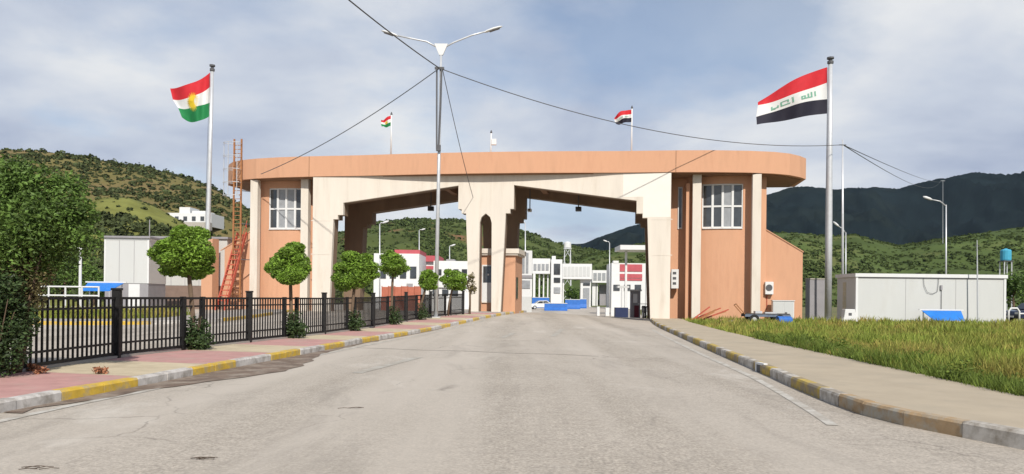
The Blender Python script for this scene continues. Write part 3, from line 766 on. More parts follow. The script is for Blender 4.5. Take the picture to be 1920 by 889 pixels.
for i, (a, b_) in enumerate(zip(post_pts, post_pts[1:])):
    A = Vector((a[0], a[1], fz(a))); B = Vector((b_[0], b_[1], fz(b_)))
    d = B - A; Ls = d.length; dn = d.normalized(); rz = math.atan2(dn.y, dn.x)
    for zz, th_ in ((1.21, 0.05), (1.02, 0.04), (0.30, 0.04), (0.09, 0.06)):
        up = Vector((0, 0, zz)); MB().bar(A + dn * 0.08 + up, B - dn * 0.08 + up, 0.035, th_).build("rail", BLACK, fence)
    mid = A.lerp(B, 0.5); 
    if i >= 1: TREES.append((mid, dn))
    n = int(Ls / 0.152)
    for k in range(1, n):
        q = A.lerp(B, k / n)
        if i >= 1 and (q - mid).length < 0.28: continue
        inst("picket", pick_me, q, fence, rz)
    if i >= 1:
        for s_ in (-0.42, 0.42):
            inst("slim_post", slim_me, mid + dn * s_, fence, rz)
# low plinth under the fence
pl = MB()
c = resample(post_pts, 1.0)
for a, b_ in zip(c, c[1:]):
    pl.bar((a.x - 0.05, a.y, hz(a.x, a.y) + 0.13), (b_.x - 0.05, b_.y, hz(b_.x, b_.y) + 0.13), 0.22, 0.12)
pl.build("plinth", SLAB, fence)

# ================================================================== TREES
def leaves(n, ells, size, seed, fill=0.35, clumps=0, aspect=0.55):
    """leaf-sized bent quads spread through ellipsoids; returns verts, quads"""
    g = np.random.default_rng(seed)
    w = np.array([e[3] * e[4] * e[5] for e in ells]) ** 0.7; w /= w.sum()
    pts = []
    for e, k in zip(ells, (w * n).astype(int) + 1):
        dirs = g.normal(size=(k, 3)); dirs /= np.linalg.norm(dirs, axis=1)[:, None]
        rr = g.random(k) ** fill
        p = dirs * rr[:, None]
        if clumps:
            cs = g.normal(size=(clumps, 3)); cs /= np.linalg.norm(cs, axis=1)[:, None]
            cs *= (0.45 + 0.55 * g.random(clumps)[:, None] ** 0.5)
            idx = g.integers(0, clumps, k)
            p = cs[idx] + g.normal(0, 0.16, (k, 3))
        pts.append(p * np.array(e[3:6]) + np.array(e[0:3]))
    p = np.concatenate(pts); n = len(p)
    a = g.normal(size=(n, 3)); a[:, 2] *= 0.6; a /= np.linalg.norm(a, axis=1)[:, None]
    b = g.normal(size=(n, 3)); b -= a * (a * b).sum(1)[:, None]; b /= np.linalg.norm(b, axis=1)[:, None]
    nn = np.cross(a, b)
    s = size * (0.6 + 0.8 * g.random(n))[:, None]
    v = np.stack([p - a * s, p + b * s * aspect + nn * s * 0.15, p + a * s - nn * s * 0.25, p - b * s * aspect + nn * s * 0.15], 1)
    return v.reshape(-1, 3), np.arange(4 * n).reshape(n, 4)
def ball_tree(base, cx, cz, r, label, seed, n=2600, rz=None, size=0.055, leafm=LEAF):
    t = thing("clipped_tree", label, "tree", base, 0, "clipped trees in the fence line")
    rz = rz or r * 0.92
    g = random.Random(seed)
    mb = MB().tube([(0, 0, -0.05), (cx * .15 + .02, 0.0, cz * .35), (cx * 0.6, 0, cz * .7), (cx, 0, cz)], [0.075, 0.06, 0.055, 0.03], 8)
    for k in range(7):
        a = g.uniform(0, 6.28); e = g.uniform(0.2, 0.9)
        s0 = Vector((cx, 0, cz - rz * 0.7)); s1 = Vector((cx + math.cos(a) * r * .7 * math.cos(e), math.sin(a) * r * .7 * math.cos(e), cz + math.sin(e) * rz * .6 - rz * .2))
        mb.tube([s0, s0.lerp(s1, .5) + Vector((0, 0, .05)), s1], [0.03, 0.02, 0.008], 5)
    mb.build("trunk", BARK, t, smooth=True)
    ells = [(cx, 0, cz, r * 0.80, r * 0.80, rz * 0.78)]
    for k in range(16):
        a = g.uniform(0, 6.28); e = g.uniform(-0.9, 1.3); q = g.uniform(0.16, 0.40)
        ells.append((cx + math.cos(a) * math.cos(e) * r * .72, math.sin(a) * math.cos(e) * r * .80, cz + math.sin(e) * rz * .80, r * q * 1.1, r * q, rz * q * .8))
    v_, f_ = leaves(n, ells, size, seed, 0.4)
    raw("crown", v_, f_, leafm, t)
    return t
specs = [  # photo x, y of the crown centre, radius in px, label
    (352, 478, 62, 54, "round clipped tree nearest the camera, largest crown in the fence line"),
    (545, 500, 47, 45, "round clipped tree in front of the left orange tower"),
    (668, 511, 45, 40, "round clipped tree in front of the left bay pillar"),
    (738, 497, 31, 29, "small clipped tree in the left bay with the highest crown"),
    (802, 528, 22, 22, "small clipped tree just left of the tall lamp post"),
    (852, 526, 30, 25, "small clipped tree just right of the tall lamp post")]
for i, (px, py, pr, pz, lab) in enumerate(specs):
    mid, dn = TREES[i] if i < len(TREES) else (Vector((-3.4, 44.2, fz((-3.4, 44.2)))), None)
    D = mid.y; c = P(px, py, D)
    ball_tree(mid, c.x - mid.x, c.z - mid.z, pr * D / FPX, lab, 20 + i, n=(24000, 19000, 17000, 9000, 6000, 8000)[i], rz=pz * D / FPX, size=(0.038, 0.039, 0.043, 0.046, 0.048, 0.05)[i])
mid = Vector((-2.55, 46.6, fz((-2.55, 46.6)))); c = P(882, 536, 46.6)
ball_tree(mid, c.x - mid.x, c.z - mid.z, 0.42, "sparse half-dry clipped tree at the far end of the fence", 31, n=500, rz=0.75, size=0.06, leafm=LEAFB)
# ivy shrubs round the foot of the near trees
def shrub(name, base, ells, n, size, m, label, seed, group=None, cat="shrub", stems=6, h=0.8):
    t = thing(name, label, cat, base, 0, group)
    g = random.Random(seed); mb = MB()
    for k in range(stems):
        a = g.uniform(0, 6.28); r_ = ells[0][3]
        mb.tube([(0, 0, -0.02), (math.cos(a) * r_ * .3, math.sin(a) * r_ * .3, h * .45), (math.cos(a) * r_ * .6, math.sin(a) * r_ * .6, h * g.uniform(.7, 1))], [0.02, 0.014, 0.006], 4)
    mb.build("stem", BARK, t)
    v_, f_ = leaves(n, ells, size, seed, 0.45); raw("foliage", v_, f_, m, t)
    return t
for i, (mid, dn) in enumerate(TREES[:5]):
    lab = ["dark ivy shrub at the foot of the largest clipped tree", "dark ivy shrub below the tree by the left tower", "dark ivy shrub below the tree by the left bay pillar",
           "dark ivy shrub fourth along the fence", "dark ivy shrub beside the tall lamp post"][i]
    h = (0.85, 0.95, 0.9, 0.9, 0.9)[i]
    shrub("ivy_shrub", mid + Vector((0.12, -0.1, 0)), [(0, 0, h * .45, .36, .3, h * .5), (0.1, -.1, h * .25, .4, .35, h * .28)], 900 - 100 * i, 0.05, IVY, lab, 60 + i, "ivy shrubs along the fence foot", h=h)

# large bushy tree at the left edge
tb = Vector((-8.15, 12.6, fz((-8.1, 12.6))))
bt = thing("bushy_tree", "large dark bushy tree growing over the fence at the left edge", "tree", tb)
g = random.Random(5); mb = MB()
for k in range(13):
    a = g.uniform(0, 6.28); r1 = g.uniform(0.1, .45); r2 = g.uniform(0.3, 0.75); h = g.uniform(2.0, 2.9)
    mb.tube([(math.cos(a) * .12, math.sin(a) * .12, -0.05), (math.cos(a) * r1, math.sin(a) * r1, h * .45), (math.cos(a) * r2, math.sin(a) * r2, h)], [0.05, 0.035, 0.01], 6)
mb.build("trunk", BARK, bt, smooth=True)
def rel(px, py, D): return P(px, py, D) - tb
ells = []
for (px, py, r_, dd) in ((10, 375, 0.75, 0), (65, 350, 0.5, .2), (-60, 380, 0.9, .3), (120, 400, 0.52, 0), (150, 450, 0.36, -.1), (95, 470, 0.5, .1), (30, 470, 0.65, -.2), (-40, 480, 0.7, 0), (130, 350, 0.33, .3), (60, 420, 0.6, -.4), (20, 330, .42, .2), (150, 400, .33, .2)):
    q = rel(px, py, 12.6 + dd); ells.append((q.x, q.y, q.z, r_, r_ * .9, r_ * .85))
v_, f_ = leaves(24000, ells, 0.034, 77, 0.5); raw("crown", v_, f_, LEAFD, bt)
ells = []
for (px, py, r_) in ((20, 520, .42), (60, 510, .36), (0, 560, .45), (50, 560, .3), (-50, 550, .5)):
    q = rel(px, py, 12.5); ells.append((q.x, q.y, q.z, r_, r_, r_ * 1.2))
v_, f_ = leaves(5200, ells, 0.033, 78, 0.45); raw("dry_foliage", v_, f_, LEAFB, bt)['label'] = "dry brown lower foliage"
hb = Vector((-8.0, 11.9, fz((-8, 11.9))))
ells = [(0.05, 0, .45, .5, .5, .5), (-0.5, -.3, .5, .55, .6, .55), (0.15, .3, .85, .36, .4, .4), (-.3, -.1, 1.1, .5, .5, .4), (-1.0, -.8, .6, .6, .6, .65), (-.9, -.4, 1.2, .5, .5, .4), (.1, .1, 1.35, .33, .33, .3)]
shrub("climbing_hedge", hb, ells, 13000, 0.034, IVY, "dark climbing hedge covering the fence below the bushy tree", 81, None, "hedge", 10, 1.2)
for k, (px, py) in enumerate(((15, 700), (60, 695), (190, 700), (75, 700))):
    rr = ray(px, py); D = (0.15 - EYE) / rr[2]
    shrub("dry_weed", (rr[0] * D, D, 0.14), [(0, 0, .06, .13, .1, .07)], 70, 0.035, mat("red_weed", (0.30, 0.13, 0.07), 0.9, 0.2, 5, island=.4), ["dry reddish weed at the foot of the climbing hedge, leftmost", "dry reddish weed between the hedge and the fence", "dry reddish weed out on the paving nearest the kerb", "dry reddish weed at the near end of the fence"][k], 90 + k, "dry weeds on the paving", "weed", 3, 0.1)

# background trees by the left cabin
def big_tree(px, D, h, r_, label, seed, m=LEAFD, n=2500, size=0.16):
    b_ = P(px, 560, D); b_.z = hz(b_.x, b_.y)
    t = thing("leafy_tree", label, "tree", b_); g = random.Random(seed)
    mb = MB().tube([(0, 0, -.1), (.05, 0, h * .3), (0, .1, h * .65)], [.16, .12, .06], 8)
    ells = []
    for k in range(9):
        a = g.uniform(0, 6.28); z = g.uniform(h * .3, h * .85); q = r_ * g.uniform(.2, .6)
        c_ = (math.cos(a) * q, math.sin(a) * q, z); s_ = r_ * g.uniform(.4, .6)
        mb.tube([(0, .05, z * .6), c_], [.05, .015], 5)
        ells.append((*c_, s_, s_, s_ * .8))
    mb.build("trunk", BARK, t, smooth=True)
    v_, f_ = leaves(n, ells, size, seed, .45); raw("crown", v_, f_, m, t)
big_tree(120, 72, 5.6, 3.0, "dark tree standing just left of the tall white cabin", 101)
big_tree(20, 66, 5.2, 3.2, "dark tree behind the bushy tree at the left edge", 102)
big_tree(175, 80, 5.0, 2.2, "dark tree showing behind the tall white cabin", 103)
big_tree(1900, 82, 4.8, 2.4, "dark tree at the right edge behind the white cabin", 104)
big_tree(1960, 76, 5.2, 2.6, "dark tree beyond the right picture edge beside the parked car", 105)

# ================================================================== LAMP POSTS, FLAGS, CABLES
LB = Vector((-4.05, 41.2, hz(-4.05, 41.2) + 0.14))
lp = thing("double_street_lamp", "tall galvanised lamp post with two arms in front of the gate", "street lamp", LB)
top = P(827, 100, 41.2) - LB; 
prof = [(0, 0, 0), top * 0.5, top]
MB().tube(prof, [0.115, 0.09, 0.06], 10).build("pole", GALV, lp, smooth=True)
MB().box(-0.25, 0.25, -0.25, 0.25, -0.02, 0.05).build("base_plate", GALV, lp)
MB().prism([(top.x - 0.1, top.z - 0.1), (top.x + 0.1, top.z - 0.1), (top.x + 0.36, top.z + 0.5), (top.x - 0.36, top.z + 0.5)], -0.06, 0.06, 'y').build("crown_bracket", WHITE, lp)
for pts, lab in ((((826, 92), (800, 78), (770, 72), (742, 66)), 0), (((828, 92), (850, 80), (885, 66), (915, 58)), 1)):
    MB().tube([P(x, y, 41.2) - LB for x, y in pts], 0.045, 7).build("arm", GALV, lp, smooth=True)
for (xa, ya), (xb, yb) in (((746, 68), (715, 58)), ((908, 61), (942, 50))):
    a = P(xa, ya, 41.2) - LB; b_ = P(xb, yb, 41.2) - LB; d = (b_ - a); dn = d.normalized()
    mb = MB()
    rings = [(0.0, .05, .04), (.15, .13, .09), (.5, .16, .11), (.85, .12, .08), (1.0, .04, .03)]
    vs = []; fs = []
    for t, w_, h_ in rings:
        p = a + d * t
        for k in range(10):
            an = 2 * math.pi * k / 10; zz = math.sin(an) * h_ * (1.0 if math.sin(an) > 0 else .35)
            vs.append((p.x, p.y + math.cos(an) * w_, p.z + zz))
    for i in range(len(rings) - 1):
        for k in range(10): fs.append((i * 10 + k, i * 10 + (k + 1) % 10, (i + 1) * 10 + (k + 1) % 10, (i + 1) * 10 + k))
    fs += [tuple(range(10)), tuple(range(40, 50))]
    head = mb.add(vs, fs).build("lamp_head", WHITE, lp, smooth=True)
    p0 = a + d * .3 - Vector((0, 0, .05)); p1 = a + d * .85 - Vector((0, 0, .045))
    MB().bar(p0, p1, .2, .03).build("lens", DGREY, head)
# cable bundle strapped to the pole
cb = MB()
for dx in (-0.13, 0.13):
    cb.tube([P(824, 128, 41.1) - LB + Vector((dx, -.1, 0)), P(823, 200, 41.1) - LB + Vector((dx * .8, -.13, 0)), P(821, 280, 41.1) - LB + Vector((dx * .4, -.1, 0))], 0.045, 6)
cb.build("cable_bundle", CABLE, lp)
MB().box(-.12, .12, -.1, .1, 0, .3).build("junction_box", DGREY, lp, loc=P(822, 283, 41.05) - LB)
MB().box(-.25, .25, -.05, .05, -.06, .06).build("clamp", DGREY, lp, loc=P(824, 128, 41.1) - LB)
tie = P(824, 128, 41.1)
up_ = thing("utility_pole", "thin galvanised utility pole right of the tall flagpole", "utility pole", P(1580, 600, 56) * 1.0)
up_.location.z = hz(up_.location.x, 56)
ub = up_.location.copy(); ut = P(1580, 262, 56)
MB().tube([(0, 0, -.1), (ut - ub) * .5, ut - ub], [.10, .085, .05], 8).build("pole", GALV, up_, smooth=True)
MB().bar((ut - ub) + Vector((-.25, 0, -.38)), (ut - ub) + Vector((.25, 0, -.38)), .06).build("cross_bar", DGREY, up_)
uc = ut + Vector((0, -.05, -.38))
def cable(pts, label, r_=0.025):
    tag(MB().tube(pts, r_, 5).build("overhead_cable", CABLE), label, "cable", "overhead cables")
cable(sag(tie, uc, 1.35), "long sagging cable from the tall lamp post to the thin utility pole")
cable(sag(tie, gl(-16.4, 0.05, 10.1), 0.45), "cable slanting from the tall lamp post down to the left fascia", 0.026)
cable(sag(tie, P(660, -5, 22) + Vector((-6, -9, 3.5)), 0.5), "thick cable rising from the tall lamp post out of the top of the picture", 0.03)
cable(sag(tie + Vector((.15, 0, 0)), gl(-0.9, -0.02, 8.3), .25), "cable dropping steeply from the tall lamp post to the central pier", 0.02)
hx, hy, hz_ = zC(1768, 0.5)
fp = thing("utility_pole", "tall far utility pole on the green hill below the mountain", "utility pole", (hx, hy, hz_))
fpt = P(1768, 338, hy) - fp.location
MB().tube([(0, 0, -1), fpt], [.14, .08], 6).build("pole", GALV, fp)
MB().bar(fpt + Vector((-1.2, 0, -.3)), fpt + Vector((1.2, 0, -.3)), .15).build("cross_bar", GALV, fp)
cable(sag(uc, P(1768, 338, hy) + Vector((-1.1, 0, -.3)), 3.5, 40), "lower cable running from the utility pole toward the mountain", 0.035)
cable(sag(uc, P(1768, 338, hy) + Vector((1.1, 0, -.3)), 1.5, 40), "upper cable running from the utility pole toward the mountain", 0.035)

def bez(pts, t):
    xp = np.linspace(0, 1, len(pts))
    # smooth interpolation
    n = len(pts)
    if n == 3:
        a, b_, c_ = [np.array(p, float) for p in pts]; ctl = 2 * b_ - 0.5 * (a + c_)
        return (1 - t) ** 2 * a + 2 * t * (1 - t) * ctl + t * t * c_
def flag(name, label, curves, D, mats, names, wave, emblem=None, ph=0.0, group=None):
    """cloth of stripes between edge curves given hoist to fly"""
    base = P(*curves[0][0], D)
    t = thing(name, label, "flag", base, 0, group)
    def pos(u, s, k, off=0.0):
        a = bez(curves[k], u); b_ = bez(curves[k + 1], u); q = a + (b_ - a) * s
        v = (k + s) / (len(curves) - 1)
        dep = wave * (math.sin(u * 7.5 + v * 1.6 + ph) * u ** 0.6 + 0.35 * math.sin(u * 15 - v * 3 + ph))
        return P(q[0], q[1] + 2.2 * math.sin(u * 8 + v * 2 + ph) * u, D + dep + off) - base
    NU, NV = 36, 7
    for k, (m_, nm) in enumerate(zip(mats, names)):
        mb = MB(); vs = [pos(i / NU, j / NV, k) for i in range(NU + 1) for j in range(NV + 1)]
        fs = [(i * (NV + 1) + j, i * (NV + 1) + j + 1, (i + 1) * (NV + 1) + j + 1, (i + 1) * (NV + 1) + j) for i in range(NU) for j in range(NV)]
        mb.add(vs, fs).build(nm, m_, t, smooth=True)
    if emblem: emblem(t, pos)
    return t
FR = mat("flag_red", (0.62, 0.03, 0.04), 0.75, 0.06, 3, transl=0.25)
FW = mat("flag_white", (0.78, 0.78, 0.76), 0.75, 0.04, 3, transl=0.25)
FG = mat("flag_green", (0.02, 0.22, 0.07), 0.75, 0.06, 3, transl=0.25)
FK_ = mat("flag_black", (0.014, 0.013, 0.024), 0.75, 0.06, 3)
FY = mat("flag_yellow", (0.80, 0.58, 0.04), 0.75, 0.06, 3, transl=0.2)
FGT = mat("flag_script_green", (0.16, 0.36, 0.26), 0.75, 0.05, 3)
def sun_emblem(cu, ru, rs):
    def f(t, pos):
        # 21-ray sun laid a little proud on both sides of the cloth, centred on the white stripe
        def pt(x, y, off):     # x along u, y in stripes (0 middle of white)
            s = 1.5 + y; k = min(2, max(0, int(s))); return pos(cu + x, s - k, k, off)
        for off in (-0.03, 0.03):
            vs = [pt(0, 0, off)]; n = 42
            for i in range(n):
                a = 2 * math.pi * i / n; r_ = 1.0 if i % 2 == 0 else 0.62
                vs.append(pt(math.cos(a) * r_ * ru, math.sin(a) * r_ * rs, off))
            fs = [(0, 1 + i, 1 + (i + 1) % n) for i in range(n)]
            MB().add(vs, fs).build("sun_emblem", FY, t)
    return f
def script(t, pos):
    # green angular script across the white stripe (reads right to left)
    S = []   # strokes in (x0,x1,y0,y1), x 0..1 from the hoist, y 0 top..1 bottom
    # alif-lam-lam-ha
    S += [(.10, .125, .24, .80), (.16, .185, .20, .85), (.16, .34, .72, .85), (.215, .24, .30, .85), (.27, .295, .45, .85), (.32, .345, .45, .85), (.27, .345, .40, .50)]
    # alif (with hamza)-kaf-ba-ra
    S += [(.47, .495, .30, .85), (.465, .505, .14, .22), (.53, .69, .72, .85), (.665, .69, .25, .85), (.55, .69, .20, .30), (.55, .575, .20, .55), (.72, .84, .72, .85), (.72, .745, .5, .85), (.77, .79, .90, .97), (.82, .845, .45, .98), (.78, .845, .90, .98)]
    S = [(.08 + a * .86, .08 + b2 * .86, .16 + c2 * .66, .16 + d2 * .66) for a, b2, c2, d2 in S]
    for off in (-0.03, 0.03):
        for x0_, x1_, y0_, y1_ in S:
            mb = MB()
            n = max(1, int((x1_ - x0_) / 0.03))
            for i in range(n):
                a = x0_ + (x1_ - x0_) * i / n; b_ = x0_ + (x1_ - x0_) * (i + 1) / n
                mb.add([pos(a, y0_, 1, off), pos(b_, y0_, 1, off), pos(b_, y1_, 1, off), pos(a, y1_, 1, off)], [(0, 1, 2, 3)])
            mb.build("script_stroke", FGT, t)
def flagpole(label, px, py_top, D, r0, r1, ybase=None, group="flagpoles"):
    tp = P(px[1], py_top, D); b_ = P(px[0], 560, D); b_.z = hz(b_.x, b_.y)
    t = thing("flagpole", label, "flagpole", b_, 0, group)
    d = tp - b_
    MB().tube([(0, 0, -.1), d * .33, d * .66, d], [r0, r0 * .9 + r1 * .1, (r0 + r1) / 2, r1], 12).build("pole", GALV, t, smooth=True)
    MB().box(-.3, .3, -.3, .3, 0, .06).build("base_plate", GALV, t)
    MB().lathe([(r1 * 1.0, 0), (r1 * 1.5, .03), (r1 * 1.5, .2), (r1 * .9, .22), (r1 * .9, .34), (r1 * 1.7, .36), (r1 * 1.7, .48), (r1 * .3, .52)], 10).build("finial", DGREY, t, loc=d)
    MB().tube([d * .30 + Vector((-r0 * 1.15, -.05, 0)), d * .985 + Vector((-r1 * 1.4, -.05, 0))], .012, 5).build("halyard", CABLE, t)
    return t
DL, DR = 57.0, 56.5
flagpole("tall steel flagpole left of the gate flying the flag with the yellow sun", (386, 398), 134, DL, .18, .12)
flagpole("tall steel flagpole right of the gate beside the white cabin", (1553, 1557), 120, DR, .25, .15)
flag("sun_flag", "red white green flag with yellow sun on the tall left flagpole",
     [[(394, 136), (358, 157), (319, 164)], [(394, 163), (362, 181), (324, 186)], [(394, 192), (364, 201), (334, 203)], [(394, 217), (368, 228), (341, 222)]], DL,
     (FR, FW, FG), ("red_stripe", "white_stripe", "green_stripe"), 0.30, sun_emblem(0.52, 0.17, 0.85), 0.4)
flag("striped_flag", "red white black flag with green script on the tall right flagpole",
     [[(1551, 126), (1490, 150), (1421, 191)], [(1551, 155), (1485, 178), (1421, 198)], [(1551, 186), (1488, 197), (1418, 221)], [(1551, 213), (1488, 222), (1419, 236)]], DR,
     (FR, FW, FK_), ("red_stripe", "white_stripe", "black_stripe"), 0.32, script, 1.1)
# small flags on the roof
def roof_pole(px, y_top, y_base, d, label, r_=0.06, cat="flagpole", name="roof_flagpole"):
    D = 55.0; b_ = P(px, y_base, D); b_.z = 11.3; tp = P(px + 1, y_top, D)
    t = thing(name, label, cat, b_, 0, "poles standing on the gate roof")
    MB().tube([(0, 0, 0), tp - b_], [r_, r_ * .8], 8).build("pole", WHITE, t, smooth=True)
    MB().box(-.15, .15, -.15, .15, 0, .05).build("base_plate", WHITE, t)
    MB().lathe([(r_ * .8, 0), (r_ * 1.4, .06), (r_ * .4, .22)], 8).build("finial", DGREY, t, loc=tp - b_)
    return t
roof_pole(733, 216, 290, 2, "white pole on the roof carrying the small flag left of the lamp post")
roof_pole(1184, 204, 290, 2, "white pole on the roof carrying the small flag right of the middle")
flag("sun_flag", "small drooping red white green flag on the gate roof",
     [[(734, 216), (724, 221), (715, 226)], [(734, 222), (724, 227), (714, 230)], [(734, 229), (725, 232), (714, 235)], [(734, 236), (725, 238), (716, 239)]], 55.0,
     (FR, FW, FG), ("red_stripe", "white_stripe", "green_stripe"), 0.10, sun_emblem(0.5, 0.14, 0.55), 2.0)
flag("striped_flag", "small curled red white black flag on the gate roof",
     [[(1184, 206), (1166, 209), (1152, 219)], [(1184, 214), (1167, 217), (1152, 223)], [(1184, 221), (1168, 223), (1153, 229)], [(1184, 229), (1168, 231), (1155, 234)]], 55.0,
     (FR, FW, FK_), ("red_stripe", "white_stripe", "black_stripe"), 0.16, script, 0.2)
rp = roof_pole(920, 250, 290, 2, "short white pole with a white floodlight at the middle of the roof", cat="light pole", name="roof_light_pole")
MB().box(-.18, .18, -.12, .12, 0, .42).build("floodlight", WHITE, rp, loc=P(926, 272, 55) - rp.location, bevel=.02)
MB().bar(P(921, 266, 55) - rp.location, P(926, 266, 55) - rp.location, .05).build("bracket", DGREY, rp)

def street_lamp(label, px, ybase, ytop, D, arm, r_=.07, zb=None, group="single-arm street lamps"):
    tp = P(px, ytop, D); b_ = P(px, ybase, D); b_.z = hz(b_.x, b_.y) if zb is None else zb
    t = thing("street_lamp", label, "street lamp", b_, 0, group)
    MB().tube([(0, 0, -.05), tp - b_], [r_, r_ * .6], 8).build("pole", GALV, t, smooth=True)
    MB().box(-.2, .2, -.2, .2, 0, .04).build("base_plate", GALV, t)
    if arm:
        e = P(px + arm[0], ytop + arm[1], D) - b_; q = tp - b_
        MB().tube([q - Vector((0, 0, .12)), q.lerp(e, .4) + Vector((0, 0, .12)), e], r_ * .55, 6).build("arm", GALV, t, smooth=True)
        d = (e - q).normalized()
        hd = MB().tube([e - d * .1, e + d * .12, e + d * .5, e + d * .75], [.05, .12, .13, .05], 8).build("lamp_head", WHITE, t, smooth=True)
        MB().bar(e + d * .15 - Vector((0, 0, .12)), e + d * .6 - Vector((0, 0, .12)), .12, .03).build("lens", DGREY, hd)
    return t
street_lamp("street lamp with left-pointing arm behind the right white cabin", 1774, 570, 384, 68, (-28, -10), .085)
street_lamp("street lamp half hidden behind the thin utility pole", 1586, 575, 436, 84, (-14, -12), .08)
street_lamp("slender lamp pole seen through the right bay beside the booth", 985, 575, 418, 88, (-6, -2), .09)
street_lamp("slender lamp pole seen through the left bay beside the rear pillar", 712, 575, 420, 92, (6, -2), .10)
street_lamp("far lamp pole before the dark hill in the right bay", 1143, 570, 455, 150, (-5, -2), .12)
street_lamp("far lamp pole above the red roof in the left bay", 786, 570, 432, 140, (4, -1), .12)
street_lamp("short far lamp pole right of the lamp post in the left bay", 843, 570, 462, 130, (3, -1), .12)

# ================================================================== CABINS AND ROADSIDE THINGS
# right white cabin
D = 49.0
a = P(1604, 610, D); b_ = P(1886, 612, D)
cw = (b_ - a).length; rzc = math.atan2(b_.y - a.y, b_.x - a.x)
cz = hz(a.x, a.y)
rc = thing("white_cabin", "long white portable cabin standing in the grass on the right", "cabin", (a.x, a.y, cz), rzc)
H = P(1740, 514, D).z - cz
MB().box(0.04, cw - .04, 0.04, 2.9, 0.0, H - .22).build("wall", CABIN, rc)
for x in (0.0, cw - .14): MB().box(x, x + .14, 0, .14, -.05, H - .221).build("corner_post", WHITE, rc)
MB().box(-.06, cw + .06, -.06, 3.0, H - .22, H).build("roof", WHITE, rc)
MB().box(.1, cw - .1, .012, .038, H - .30, H - .221).build("drip_rail", GREYW, rc)
nP = 3
for k in range(1, nP):
    x = cw * k / nP; MB().box(x - .008, x + .008, .030, .039, 0.12, H - .31).build("panel_joint", GREYW, rc)
MB().box(0, cw, 0, .1, -.05, .1).build("base_rail", WHITE, rc)
def cx_(px): return (P(px, 560, D) - a).x
lp_ = [(cx_(1731), -.02, H - .25), (cx_(1732), -.03, H - .7), (cx_(1738), -.03, H - 1.15), (cx_(1748), -.03, H - 1.25), (cx_(1757), -.03, H - 1.1), (cx_(1759), -.03, H - .5), (cx_(1759), -.02, H - .25)]
MB().tube(lp_, .014, 5).build("cable_loop", CABLE, rc)
MB().tube([(cx_(1765), -.02, H - .75), (cx_(1765), -.02, .75)], .016, 5).build("conduit", DGREY, rc)
MB().box(cx_(1764) - .05, cx_(1764) + .07, -.06, .038, H - 1.0, H - .7).build("switch_box", GREYW, rc)
for x in (cx_(1650), cx_(1700), cx_(1850)):
    MB().box(x - .12, x + .12, .01, .039, .25, .33).build("vent", GREYW, rc)
# blue awning in front of it
def awning(name, label, px0, px1, y0, y1, D, depth, m):
    p0 = P(px0, y0, D + depth); p1 = P(px1, y0, D + depth); q0 = P(px0 + (px1 - px0) * .14, y1, D); 
    zt = p0.z; zb = q0.z; gz = hz(p0.x, D)
    t = thing(name, label, "canopy", (p0.x, D, gz)); w = p1.x - p0.x; i_ = w * .12
    MB().add([(0, depth, zt - gz), (w, depth, zt - gz), (w - i_, 0, zb - gz), (i_, 0, zb - gz), (0, depth, zt - gz - .03), (w, depth, zt - gz - .03), (w - i_, 0, zb - gz - .03), (i_, 0, zb - gz - .03)],
             [(3, 2, 1, 0), (4, 5, 6, 7), (0, 1, 5, 4), (1, 2, 6, 5), (2, 3, 7, 6), (3, 0, 4, 7)]).build("sheet", m, t)
    MB().bar((-.15, depth + .02, zt - gz + .04), (w + .15, depth + .02, zt - gz + .04), .08).build("ridge_bar", WHITE, t)
    for x in (i_, w - i_):
        MB().bar((x, 0.03, -.05), (x, 0.03, zb - gz - .03), .05).build("leg", GALV, t)
    for x in (.1, w - .1):
        MB().bar((x, depth, -.05), (x, depth, zt - gz - .04), .05).build("leg", GALV, t)
    return t
awning("blue_canopy", "small sloping blue sheet canopy before the long white cabin", 1728, 1802, 582, 600, 47.2, 0.9, BLUE)
# thin mast with a small antenna in front of the cabin
mb_ = P(1834, 560, 48.3); mb_.z = hz(mb_.x, mb_.y)
ms = thing("antenna_mast", "thin mast with small antenna standing before the white cabin", "mast", mb_)
tp = P(1832, 450, 48.3) - mb_
MB().tube([(0, 0, -.05), tp * .6, tp], [.05, .04, .02], 7).build("pole", GALV, ms)
MB().bar(tp * .93 + Vector((-.16, 0, 0)), tp * .93 + Vector((.16, 0, 0)), .03).bar(tp * .88 + Vector((-.1, 0, 0)), tp * .88 + Vector((.1, 0, 0)), .03).build("antenna", DGREY, ms)
# blue water tank on legs
D = 88; b_ = P(1885, 560, D); b_.z = hz(b_.x, b_.y)
wt = thing("water_tank", "blue square water tank raised on steel legs at the right edge", "water tank", b_)
z0 = P(1885, 489, D).z - b_.z; z1 = P(1885, 467, D).z - b_.z
MB().lathe([(.50, z0), (.56, z0 + .1), (.56, z1 - .2), (.5, z1 - .1), (.18, z1), (.12, z1 + .06)], 14).build("tank", mat("tank_blue", (0.06, 0.33, 0.48), .5, .1, 2), wt, smooth=False)
for x in (-.45, .45):
    for y in (-.45, .45): MB().bar((x, y, -.05), (x * .9, y * .9, z0), .09).build("leg", GALV, wt)
MB().box(-.55, .55, -.55, .55, z0 - .1, z0 - .002).build("platform", DGREY, wt)
# grey yard wall between wing and flagpole
D = 59; a = P(1512, 560, D); b_ = P(1556, 560, D)
yw = thing("yard_wall", "plain grey block wall between the orange wing and the flagpole", "wall", (a.x, D, hz(a.x, D)))
w_ = b_.x - a.x; h_ = P(1530, 524, D).z - hz(a.x, D)
MB().box(0, w_, 0, .2, -.1, h_).build("wall", GREYW, yw)
MB().box(-.03, w_ + .03, -.04, .24, h_, h_ + .08).build("coping", CONC, yw)
